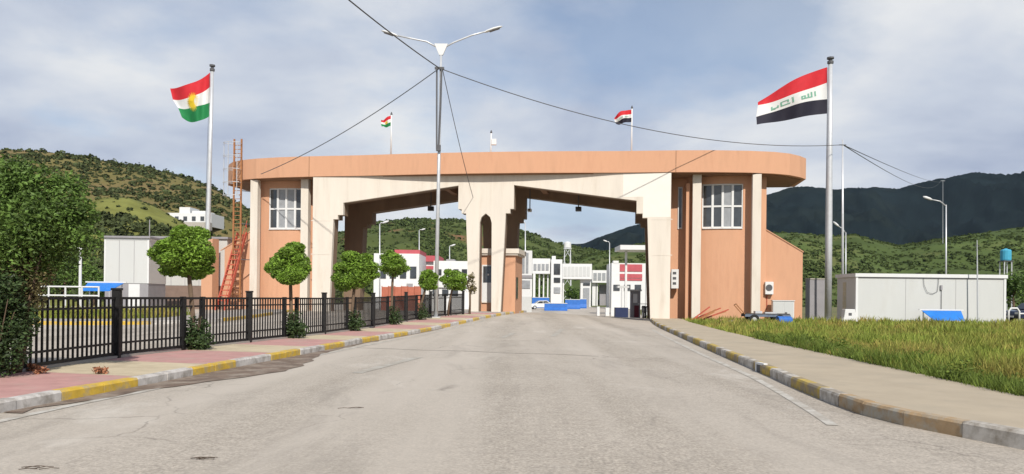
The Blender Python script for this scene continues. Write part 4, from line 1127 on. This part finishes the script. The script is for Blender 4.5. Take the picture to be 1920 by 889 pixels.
# stacked pallet of blocks and a white plastic barrier beside the cabin
D = 50.5; a = P(1586, 560, D); z = hz(a.x, D)
BLK = mat("pale_block", (0.50, 0.46, 0.34), .9, .1, 3, .3, 20)
bs = thing("block_stack", "stack of pale building blocks beside the left end of the white cabin", "block stack", (a.x, D, z))
for r_ in range(9):
    for c_ in range(1):
        x = random.uniform(-.02, .02); MB().box(x, x + .55, 0, .5, r_ * .30, r_ * .30 + .285).build("block", BLK, bs, bevel=.01)
a = P(1582, 600, 48.6); z = hz(a.x, 48.6)
wb = thing("concrete_barrier", "low white painted concrete barrier at the foot of the block stack", "barrier", (a.x, 48.6, z))
MB().prism([(-.12, -.05), (.92, -.05), (.92, .18), (.78, .45), (.72, .95), (.1, .95), (.03, .45), (-.12, .18)], 0, .5, 'y').build("body", WHITE, wb, bevel=.02)
MB().box(.30, .50, -.012, .0, .55, .72).build("mark", DGREY, wb)

# cart, drum and scrap bars before the right tower
ca = P(1396, 604, 46.5); z = hz(ca.x, 46.5)
cart = thing("hand_cart", "flat hand cart with dark bed in the grass before the right tower", "cart", (ca.x, 46.3, z), R(-4))
MB().box(0, 2.6, 0, 1.0, .52, .66).build("bed", mat("dark_plank", (.06, .055, .05), .85, .3, 4), cart)
MB().box(-.04, 2.64, -.04, .0, .46, .60).box(-.04, 2.64, 1.0, 1.04, .46, .60).build("side_rail", mat("cart_blue_grey", (.12, .15, .2), .7, .2, 4), cart)
for x in (.5, 2.0):
    for y in (-.1, 1.02):
        wh = MB().tube([(x, y, .3), (x, y + .09, .3)], .3, 16).build("wheel", TYRE, cart)
        MB().tube([(x, y - .012, .3), (x, y + .1, .3)], .14, 12).build("hub", GALV, wh)
MB().tube([(0, .1, .6), (-.5, .1, 1.15), (-.45, .5, 1.22), (-.5, .9, 1.15), (0, .9, .6)], .03, 6).build("handle", ORST, cart)
MB().box(.6, 1.0, .1, .6, .66, .80).box(1.2, 1.9, .2, .7, .66, .74).build("scrap_load", GALV, cart)
db = P(1470, 604, 45.6)
drum = thing("blue_drum", "blue drum lying in the grass beside the hand cart", "drum", (db.x, 45.6, hz(db.x, 45.6) + .26), R(10))
dm = MB().lathe([(.0, -.42), (.25, -.42), (.265, -.38), (.26, -.14), (.272, -.12), (.26, -.1), (.26, .14), (.272, .16), (.26, .18), (.265, .38), (.25, .42), (.0, .42)], 16).build("shell", BLUEB, drum, smooth=False)
dm.rotation_euler = (0, R(90), 0)
MB().lathe([(.05, .421), (.05, .45)], 8).build("bung", DGREY, drum).rotation_euler = (0, R(90), 0)
for k in range(9):
    a = P(1296 + random.uniform(-4, 14), 604, 48.0 + k * .12); z = hz(a.x, a.y)
    b2 = Vector((a.x + random.uniform(1.1, 1.9), a.y + random.uniform(-.15, .5), z + random.uniform(.55, 1.2)))
    tag(MB().bar((a.x, a.y, z + .04 + .015 * k), b2, .09, .07).build("steel_bar", REDST if k % 3 else ORST), "rusty red steel bar in the pile at the foot of the right tower", "steel bar", "rusty steel bars piled by the right tower")
for k in range(14):
    a = P(1352 + k * 3.2 + random.uniform(-3, 3), 600, 47.6 + random.uniform(-.3, .5)); z = hz(a.x, a.y); s_ = random.uniform(.1, .2)
    o = MB().box(-s_, s_, -s_ * .7, s_ * .7, 0, s_ * random.uniform(.8, 1.4)).build("rubble_block", CONC if k % 2 else ORANGE, bevel=.02, loc=(a.x, a.y, z)); o.rotation_euler = (random.uniform(-.3, .3), random.uniform(-.3, .3), random.uniform(0, 3))
    tag(o, "rough lump of rubble at the foot of the right tower", "rubble", "rubble at the foot of the right tower")

# parked car at the right edge and a white pipe barrier
def car(label, loc, rz, CARP=CARP):
    t = thing("parked_car", label, "car", loc, rz)
    prof = [(-2.15, .32), (-2.2, .62), (-2.1, .86), (-1.15, .98), (1.35, 1.0), (2.05, .92), (2.15, .6), (2.1, .32)]
    MB().prism(prof, -.85, .85, 'y').build("body", CARP, t, bevel=.06)
    cab_ = [(-1.25, .96), (-.55, 1.46), (.75, 1.5), (1.55, .98)]
    MB().prism(cab_, -.74, .74, 'y').build("cabin", CARP, t, bevel=.05)
    for s in (-1, 1):
        y0_, y1_ = sorted((s * .742, s * .752))
        MB().prism([(-1.02, 1.02), (-.5, 1.38), (.05, 1.4), (.05, 1.02)], y0_, y1_, 'y').build("side_window", GLASS, t)
        MB().prism([(.12, 1.02), (.12, 1.4), (.7, 1.42), (1.25, 1.03)], y0_, y1_, 'y').build("side_window", GLASS, t)
        for x in (-1.35, 1.35):
            w = MB().tube([(x, s * .68, .32), (x, s * .87, .32)], .32, 18).build("wheel", TYRE, t)
            MB().tube([(x, s * .86, .32), (x, s * .885, .32)], .19, 12).build("rim", GALV, w)
        MB().box(-2.22, -2.16, s * .55 - .16, s * .55 + .16, .66, .80).build("headlight", WHITE, t)
        MB().box(2.10, 2.16, s * .6 - .14, s * .6 + .14, .66, .82).build("tail_light", REDROOF, t)
    MB().add([(-1.2, -.62, 1.02), (-1.2, .62, 1.02), (-.62, .58, 1.44), (-.62, -.58, 1.44)], [(0, 1, 2, 3)]).build("windscreen", GLASS, t, loc=(-.02, 0, .02))
    MB().box(-2.24, -2.18, -.3, .3, .42, .54).build("number_plate", WHITE, t)
c_ = P(1895, 560, 56); car("dark navy car parked at the right edge behind the white cabin", (c_.x + 2.1, 56.4, hz(c_.x, 56)), R(12))
c_ = P(1893, 560, 51)
pb = thing("pipe_barrier", "white bent pipe barrier beside the right end of the white cabin", "barrier", (c_.x, 51, hz(c_.x, 51)))
zt = P(1895, 578, 51).z - hz(c_.x, 51)
MB().tube([(-.05, 0, -.05), (-.05, 0, zt - .2), (.1, 0, zt), (.5, 0, zt), (.65, 0, zt - .2), (.65, 0, -.05)], .06, 8).build("hoop", WHITE, pb, smooth=True)
MB().tube([(.62, .02, zt - .35), (2.4, .3, zt - .35), (2.4, .3, -.05)], .05, 8).build("rail", WHITE, pb)

# left white cabin on a grey base, with its long grey wing
D = 50.0
a = P(195, 560, D); b_ = P(276, 560, D); z = hz(a.x, D); w = b_.x - a.x
H = P(230, 446, D).z - z; Hb = P(230, 531, D).z - z
lc = thing("tall_white_cabin", "tall white panelled cabin on a grey base left of the gate", "cabin", (a.x, D, z), R(4))
MB().box(0, w, 0, 3.0, Hb, H).build("wall", CABIN, lc)
MB().box(.03, w - .03, .03, 2.97, -.1, Hb).build("base_wall", GREYW, lc)
MB().box(-.12, w + .12, -.15, 3.15, H, H + .12).build("roof", GREYW, lc)
MB().box(-.02, w + .02, -.02, 3.02, H - .14, H - .003).build("trim", WHITE, lc)
for x in (0, w - .08): MB().box(x - .01, x + .09, -.03, .05, Hb, H - .141).build("corner_trim", WHITE, lc)
for k in (1, 2): MB().box(w * k / 3 - .012, w * k / 3 + .012, -.012, 0.0, Hb + .05, H - .15).build("panel_joint", GREYW, lc)
MB().box(w * .55, w * .8, -.02, .03, .1, Hb - .05).build("hatch", WHITE, lc)
D = 58
a = P(268, 560, D); b_ = P(425, 560, D); z = hz(a.x, D); w = b_.x - a.x; H = P(300, 447, D).z - z; Hb = P(300, 535, D).z - z
lw = thing("grey_shed", "long pale grey shed with brown base behind the largest clipped tree", "shed", (a.x, D, z))
MB().box(0, w, 0, 5, Hb, H).build("wall", mat("pale_grey_panel", (.48, .47, .44), .7, .05, 1, stretch=(1, 1, .3)), lw)
MB().box(.02, w - .02, .02, 4.98, -.1, Hb).build("base_wall", mat("brown_base", (.20, .14, .11), .9, .15, 1.5), lw)
MB().box(-.1, w + .1, -.15, 5.1, H, H + .15).build("roof", GREYW, lw)
for k in range(1, 6): MB().box(w * k / 6 - .015, w * k / 6 + .015, -.012, 0, Hb, H).build("panel_joint", GREYW, lw)
awning("blue_canopy", "small sloping blue sheet canopy before the tall white cabin", 165, 232, 530, 545, 46.5, 1.2, BLUE)
b_ = P(150, 560, 47); b_.z = hz(b_.x, 47)
pp = thing("short_post", "short pale steel post left of the tall white cabin", "post", b_)
tp = P(151, 468, 47) - b_
MB().tube([(0, 0, -.05), tp], [.09, .08], 8).build("pole", WHITE, pp); MB().box(-.13, .13, -.1, .1, 0, .14).build("cap", WHITE, pp, loc=tp)
a = P(60, 560, 44); b_ = P(185, 560, 44); z = hz(a.x, 44) + .15
pr = thing("pipe_railing", "low white pipe railing in the verge left of the tall cabin", "railing", (a.x, 44, z))
w = b_.x - a.x
for zz in (.95, 1.45): MB().tube([(0, 0, zz), (w, 0, zz)], .05, 7).build("rail", WHITE, pr)
for k in range(5): MB().tube([(w * k / 4, 0, -.1), (w * k / 4, 0, 1.5)], .05, 7).build("post", WHITE, pr)
t_ = P(279, 560, 52)
tm = thing("thin_mast", "thin dark mast beside the right corner of the tall white cabin", "mast", (t_.x, 52, hz(t_.x, 52)))
MB().tube([(0, 0, -.05), (0, 0, P(279, 412, 52).z - hz(t_.x, 52))], [.06, .03], 6).build("pole", GREYW, tm); MB().box(-.12, .12, -.12, .12, 0, .05).build("base_plate", GREYW, tm)

# white farmhouse on the left hill
best = min(((abs(P(348, 423, zA(348, t_)[1]).z - zA(348, t_)[2]), zA(348, t_)[1]) for t_ in np.linspace(.12, .68, 120)))
D = best[1]
def far_box(t, nm, px0, px1, y0, y1, D, dep, m, off=0.0):
    a = P(px0, y1, D); b_ = P(px1, y0, D); o = t.location
    return MB().box(a.x - o.x, b_.x - o.x, D + off - o.y, D + off + dep - o.y, a.z - o.z, b_.z - o.z).build(nm, m, t)
hp = P(348, 418, D)
fh = thing("hill_house", "white flat-roofed house high on the left hillside", "house", hp)
far_box(fh, "wall", 306, 396, 400, 424, D, 12, WHITE); far_box(fh, "upper_storey", 334, 354, 388, 399.8, D, 8, WHITE, 1)
far_box(fh, "upper_storey", 358, 384, 395, 399.9, D, 8, WHITE, 1)
for k in range(5): far_box(fh, "window", 312 + k * 16, 319 + k * 16, 406, 414, D, .2, GLASS, -.15)
far_box(fh, "terrace", 298, 400, 419, 432, D, 3, CONC, -4)

# ================================================================== BEYOND THE GATE
def far_thing(name, label, cat, px, D, group=None):
    p = P(px, 560, D); p.z = hz(p.x, D); return thing(name, label, cat, p, 0, group)
def yb(px, D):  # image row of the ground at a depth
    p = P(px, 560, D); h = hz(p.x, D)
    lo, hi = 520.0, 760.0
    for _ in range(40):
        m_ = (lo + hi) / 2
        if P(px, m_, D).z > h: lo = m_
        else: hi = m_
    return lo + 1
# left bay: white offices with red roofs
t = far_thing("white_office", "white office block with red roof edge seen through the left bay", "building", 745, 120)
far_box(t, "wall", 700, 786, 476, yb(745, 120), 120, 10, WHITE); r_ = far_box(t, "roof", 738, 786, 468, 475.6, 120, 9, REDROOF, 1)
for k in range(4): 
    w_ = far_box(t, "window", 712 + k * 19, 724 + k * 19, 500, 522, 120, .1, GLASS, -.11)
far_box(t, "door", 762, 774, 532, yb(745, 120) - 1, 120, .1, GREYW, -.11)
t = far_thing("red_roofed_office", "low white office with bright red roof right of the white office block", "building", 802, 130)
far_box(t, "wall", 787, 822, 491, yb(800, 130), 130, 8, WHITE); far_box(t, "roof", 785, 824, 480, 490.6, 130, 9, REDROOF, -.6)
far_box(t, "band", 788, 821, 499, 505, 130, .1, REDROOF, -.11)
for k in range(2): far_box(t, "window", 792 + k * 15, 802 + k * 15, 508, 522, 130, .1, GLASS, -.12)
t = far_thing("white_hall", "plain white hall behind the lamp post in the left bay", "building", 855, 125)
far_box(t, "wall", 812, 900, 490, yb(855, 125), 125, 12, WHITE); far_box(t, "parapet", 836, 852, 486, 489.8, 125, 3, GREYW, .5)
for k in range(5): far_box(t, "window", 818 + k * 16, 828 + k * 16, 505, 516, 125, .1, GLASS, -.11)
t = far_thing("red_site_hoarding", "red brown panelled hoarding standing in the left bay", "hoarding", 752, 88)
for k in range(6): far_box(t, "panel", 716 + k * 12.2, 727.5 + k * 12.2, 538 - (k % 2), yb(752, 88), 88, .12, BRICKR, .02 * (k % 2))
for k in range(7): far_box(t, "post", 715 + k * 12.2 - .6, 715 + k * 12.2 + 1, 536, yb(752, 88), 88, .2, BRICKR, .14)
t = far_thing("white_kiosk", "white kiosk with dark windows behind the far end of the fence", "kiosk", 835, 80)
far_box(t, "wall", 806, 866, 539, yb(835, 80), 80, 3, WHITE); far_box(t, "roof", 803, 869, 535, 538.8, 80, 3.4, WHITE, -.2)
for k in range(3): far_box(t, "window", 811 + k * 18, 823 + k * 18, 543, 555, 80, .05, GLASS, -.06)
# right bay
t = far_thing("white_pylon_sign", "tall white panelled pylon beside the booth in the right bay", "pylon", 986, 76)
far_box(t, "shaft", 976, 998, 470, 516, 76, .8, WHITE)
far_box(t, "side_panel", 977.5, 984, 474, 512, 76, .05, CURT, -.06); far_box(t, "side_panel", 986, 991, 474, 512, 76, .05, CURT, -.06)
far_box(t, "ledge", 972, 998.5, 516.2, 521, 76, 1, GREYW, -.1); far_box(t, "kiosk_wall", 974, 998, 521.2, 556, 76, .9, WHITE)
far_box(t, "kiosk_window", 978, 994, 526, 541, 76, .05, CURT, -.06)
far_box(t, "base", 976, 997, 556.2, yb(986, 76) - 1.5, 76, 1, CABIN, -.05); far_box(t, "plinth", 977, 996, yb(986, 76) - 1.4, yb(986, 76) + 1, 76, 1, DGREY, -.1)
FARW = WHITE
t = far_thing("white_gantry", "white checkpoint gantry with square tower left of the water tower", "gantry", 1026, 165)
B_ = yb(1026, 165)
far_box(t, "beam", 998, 1032, 485, 513, 165, 3, FARW)
for k in range(4): far_box(t, "window", 1000.5 + k * 7.6, 1006 + k * 7.6, 495, 507, 165, .1, CURT, -.12)
far_box(t, "tower", 1032.3, 1054, 487, B_, 165, 4, FARW, -.8)
for y0_, y1_, m_ in ((495, 515, GLASS), (521, 530, GLASS), (539, 550, CURT)): far_box(t, "window", 1038, 1050, y0_, y1_, 165, .1, m_, -.95)
far_box(t, "parapet", 1035, 1042, 480, 486.8, 165, 2, FARW); far_box(t, "column", 999, 1004, 513.2, B_, 165, 1, FARW)
for k in range(3): far_box(t, "column", 1010 + k * 8, 1013 + k * 8, 513.2, B_, 165, 1, FARW, 1)
t = far_thing("white_canopy_gantry", "broad white checkpoint canopy right of the square tower", "gantry", 1082, 175)
B_ = yb(1082, 175)
far_box(t, "beam", 1054.5, 1110, 495, 523, 175, 8, FARW)
LET = [(1061, 503), (1067, 503), (1073, 505), (1079, 502), (1085, 504)]
for k in range(7): far_box(t, "panel", 1057 + k * 7.2, 1062.8 + k * 7.2, 500, 518, 175, .06, CABIN, -.07)
far_box(t, "column", 1055, 1058, 523.2, B_, 175, 1, FARW, 1); far_box(t, "pier", 1089, 1109, 523.2, B_, 175, 2, FARW, 1)
far_box(t, "window", 1094, 1107, 531, 535, 175, .1, GLASS, .8); far_box(t, "door", 1094, 1106, 540, B_ - 1, 175, .1, CURT, .8)
t = far_thing("white_canopy_gantry", "smaller white checkpoint canopy next to the red building", "gantry", 1128, 185)
B_ = yb(1128, 185)
far_box(t, "beam", 1110.5, 1146, 507, 530, 185, 8, FARW)
for k in range(4): far_box(t, "panel", 1112.5 + k * 8.2, 1119 + k * 8.2, 512, 526, 185, .06, CURT, -.07)
for x in (1111, 1119, 1142.5): far_box(t, "column", x, x + (7 if x < 1115 else 3), 530.2, B_, 185, 1.5, FARW, 1)
far_box(t, "dark_booth", 1127, 1141, 533, B_, 185, 2, GREYW, 3)
t = far_thing("red_white_building", "red and white banded building at the right of the right bay", "building", 1178, 150)
B_ = yb(1178, 150)
far_box(t, "wall", 1146, 1216, 494, B_, 150, 8, FARW)
for y0_, y1_ in ((496, 509), (514, 521), (522.5, 526)): far_box(t, "red_band", 1162, 1204, y0_, y1_, 150, .1, REDROOF, -.12)
for k in range(3): far_box(t, "window", 1150 + k * 20, 1162 + k * 20, 534, 545, 150, .1, GLASS, -.14)
far_box(t, "parapet", 1150, 1160, 489, 493.8, 150, 2, FARW)
t = far_thing("flat_canopy", "white flat T-shaped canopy on one column in the right bay", "canopy", 1190, 92)
B_ = yb(1180, 92)
far_box(t, "roof", 1163, 1226, 460, 468, 92, 5, WHITE); far_box(t, "column", 1176, 1181, 468.2, B_, 92, .4, WHITE, 2); far_box(t, "column", 1216, 1221, 468.2, B_, 92, .4, WHITE, 2)
t = far_thing("gate_kiosk", "small white and dark kiosk beside the right pillar under the gate", "kiosk", 1170, 76)
B_ = yb(1170, 76)
far_box(t, "base", 1154, 1178, 577, B_, 76, 1, mat("navy_base", (.02, .03, .08), .6, .1, 2)); far_box(t, "post", 1165, 1169, 540, 576.8, 76, .3, WHITE); far_box(t, "post", 1171, 1176.5, 540, 576.8, 76, .3, WHITE)
far_box(t, "roof", 1158, 1180, 536, 539.8, 76, 1.2, CABIN)
t = far_thing("barrier_machine", "grey barrier machine box with pale panel beside the right pillar", "barrier machine", 1192, 62)
B_ = yb(1192, 62)
far_box(t, "body", 1183, 1201, 546, B_, 62, .6, GREYW); far_box(t, "panel", 1187, 1195, 551, 568, 62, .03, WHITE, -.035); far_box(t, "door", 1189, 1198, 573, B_ - 2, 62, .03, mat("maroon_paint", (.12, .02, .03), .6, .1, 3), -.035)
far_box(t, "cap", 1181, 1203, 543, 545.8, 62, .8, CABIN, -.1)
t = far_thing("motorbike", "dark parked motorbike in the shade behind the right pillar", "motorbike", 1207, 58)
z = yb(1207, 58)
for x in (-.45, .45):
    w = MB().tube([(x * .4, x * 1.3 - .04, .3), (x * .4 + .09, x * 1.3 - .04, .3)], .3, 14).build("wheel", TYRE, t)
    MB().tube([(x * .4 - .01, x * 1.3 - .04, .3), (x * .4 + .1, x * 1.3 - .04, .3)], .18, 10).build("rim", GALV, w)
MB().prism([(-.55, .5), (-.3, .4), (.35, .4), (.5, .85), (.2, .95), (0, .8), (-.5, .82)], -.08, .14, 'x').build("frame", DGREY, t)
MB().box(-.12, .18, -.55, 0.05, .82, .92).build("seat", TYRE, t); MB().bar((-.32, .5, 1.08), (.38, .5, 1.08), .05).build("handlebar", GALV, t)
# blue barriers
def barrier(label, px0, px1, y0, D, dep=1.0):
    t = far_thing("blue_barrier", label, "barrier", (px0 + px1) / 2, D, "blue barriers beyond the gate"); B_ = yb((px0 + px1) / 2, D)
    p0 = P(px0, y0, D) - t.location; p1 = P(px1, B_, D) - t.location; h = p0.z - p1.z; z = p1.z
    MB().prism([(0, 0), (dep, 0), (dep, .2 * h), (dep * .65, .5 * h), (dep * .6, h), (dep * .4, h), (dep * .35, .5 * h), (0, .2 * h)], p0.x, p1.x, 'x').build("body", BLUEB, t, loc=(0, 0, z))
    MB().box(p0.x, p1.x, dep * .35, dep * .65, h, h + .08).build("top_strip", WHITE, t, loc=(0, 0, z + .002))
barrier("long blue road barrier nearest beyond the gate", 1021, 1064, 569, 118)
barrier("blue road barrier behind the long one in the right bay", 1060, 1088, 562, 138)
barrier("small blue road barrier at the foot of the white gantry", 998, 1030, 558, 150)
barrier("blue barrier half hidden at the foot of the white pylon", 1088, 1100, 561, 150)
for k, (px, y0_) in enumerate(((1122, 575), (1139, 577), (1150, 577))):
    t = far_thing("white_block", ["white traffic block left of the navy kiosk base, farthest of three", "white traffic block, middle of three left of the kiosk", "white traffic block touching the navy kiosk base"][k], "traffic block", px, 84, "white traffic blocks beyond the gate")
    B_ = yb(px, 84); far_box(t, "body", px - 2.5 - k, px + 2.5 + k, y0_, B_, 84, .5, WHITE); far_box(t, "foot", px - 3.5 - k, px + 3.5 + k, B_ - 2.2, B_ + .2, 84, .6, CONC, -.06)
p = P(1016, 560, 132); car("white car parked beyond the gate before the white gantry", (p.x, 132, hz(p.x, 132)), R(8), WHITE)
# water tower
t = far_thing("water_tower", "pale water tower on lattice legs before the hills in the right bay", "water tower", 1064, 260)
c0 = P(1064, 466, 260) - t.location; c1 = P(1064, 453, 260) - t.location; hw = 7.0 * 260 / FPX
MB().lathe([(hw * .8, c0.z), (hw, c0.z + .3), (hw, c1.z - .4), (hw * .3, c1.z)], 16, (c0.x, 0, 0)).build("tank", WHITE, t)
for x in (-1, 1):
    for y in (-1, 1): MB().bar((c0.x + x * hw * 1.1, y * hw * 1.1, -.1), (c0.x + x * hw * .75, y * hw * .75, c0.z), .25).build("leg", GALV, t)
for k in range(4):
    z = c0.z * (k + .3) / 4; q = hw * (1.1 - .3 * (k + .3) / 4)
    MB().bar((c0.x - q, -q, z), (c0.x + q, -q, z + c0.z / 5), .14).build("brace", GALV, t); MB().bar((c0.x + q, -q, z), (c0.x - q, -q, z + c0.z / 5), .14).build("brace", GALV, t)
MB().box(c0.x - hw * 1.05, c0.x + hw * 1.05, -hw * 1.05, hw * 1.05, c0.z - .25, c0.z - .004).build("platform", GALV, t)
# far tree row behind the checkpoint
for k, (px, D, h, r_) in enumerate(((1078, 230, 6, 3.2), (1205, 200, 7, 3.5), (770, 190, 7, 4), (1010, 260, 7, 4))):
    big_tree(px, D, h, r_, ["green tree framed by the broad checkpoint canopy", "dark tree behind the red and white building", "green tree behind the white office in the left bay", "green tree behind the white gantry"][k], 110 + k, n=900, size=.35)

# ================================================================== GRASS
GRS = mat("field_grass", (0.235, 0.285, 0.05), 0.8, 0.3, 0.5, island=0.35, stain=(0.36, 0.285, 0.08), stain_scale=0.34, stain_lo=0.46, stain_hi=0.62, transl=0.3)
GRD = mat("edge_weeds", (0.13, 0.18, 0.03), 0.7, 0.3, 0.8, island=0.4, transl=0.3)
def grass(name, n, region, hfun, wfun, m, seed):
    g = np.random.default_rng(seed); pts = []
    while len(pts) < n:
        x, y = region(g)
        if x is None: continue
        pts.append((x, y))
    p = np.array(pts); z = np.array([hz(x, y) for x, y in pts]) - .06
    h = np.array([hfun(x, y) for x, y in pts]) * (0.55 + 0.75 * g.random(n)); w = np.array([wfun(x, y) for x, y in pts])
    a = g.uniform(0, 6.28, n); lean = g.normal(0, .28, (n, 2)) * h[:, None]
    dx, dy = np.cos(a) * w, np.sin(a) * w
    v = np.zeros((n, 5, 3))
    v[:, 0] = np.stack([p[:, 0] - dx, p[:, 1] - dy, z], 1); v[:, 1] = np.stack([p[:, 0] + dx, p[:, 1] + dy, z], 1)
    mx, my = p[:, 0] + lean[:, 0] * .4, p[:, 1] + lean[:, 1] * .4
    v[:, 2] = np.stack([mx + dx * .8, my + dy * .8, z + h * .6], 1); v[:, 3] = np.stack([mx - dx * .8, my - dy * .8, z + h * .6], 1)
    v[:, 4] = np.stack([p[:, 0] + lean[:, 0], p[:, 1] + lean[:, 1], z + h], 1)
    i = np.arange(n)[:, None] * 5
    f3 = np.concatenate([i + np.array([[0, 1, 2]]), i + np.array([[0, 2, 3]]), i + np.array([[3, 2, 4]])], 0)
    return struct(raw(name, v.reshape(-1, 3), f3, m), 'stuff')
def reg_field(g):
    # more blades close to the camera
    y = 7 + 44 * g.random() ** 1.5
    xl = xge(y) - 0.04; xr = min(46, max(12, y * 0.74 + 2))
    x = xl + (xr - xl) * g.random()
    q = Vector((x, y, 0)) - GC; ly = q.dot(AX); lx = q.dot(RT)
    if ly > 1.0 and lx < 21.2: return None, None
    if lx < 13.1 and ly > -1: return None, None
    return x, y
def hf(x, y): return max(.12, 0.36 + 0.26 * fbm(x, y, .5, 3) + 0.10 * fbm(x + 40, y, 1.7, 2)) * (0.75 + 0.25 * sm((x - xge(y)) / 1.5))
grass("grass_field", 95000, reg_field, hf, lambda x, y: 0.006 + y * .0005, GRS, 5)
def reg_edge(g):
    y = 8 + 18 * g.random() ** 1.3; x = xge(y) + abs(g.normal(0, .5)) - .05
    return x, y
grass("weed_border", 15000, reg_edge, lambda x, y: .34 + .34 * max(0, fbm(x, y, .8, 3)), lambda x, y: .011, GRD, 6)
# leafy weeds along the edge
wg = random.Random(9); WV = []; WF = []; no = 0
for k in range(46):
    y = 9 + 19 * wg.random() ** 1.2; x = xge(y) + wg.uniform(.1, 1.8); h = wg.uniform(.22, .62)
    v_, f_ = leaves(230, [(x, y, hz(x, y) - .05 + h * .5, h * .6, h * .6, h * .5)], .035, 200 + k, .45)
    WV.append(v_); WF.append(f_ + no); no += len(v_)
struct(raw("leafy_weeds", np.concatenate(WV), np.concatenate(WF), GRD), 'stuff')
# sparse grass by the left tower and in the verge
def reg_v(g): return -60 + 46 * g.random() ** .6, 36.8 + 9 * g.random()
grass("verge_grass", 9000, lambda g: (lambda q: q if q[0] < -18.6 else (None, None))(reg_v(g)), lambda x, y: .55, lambda x, y: .03, GRS, 7)
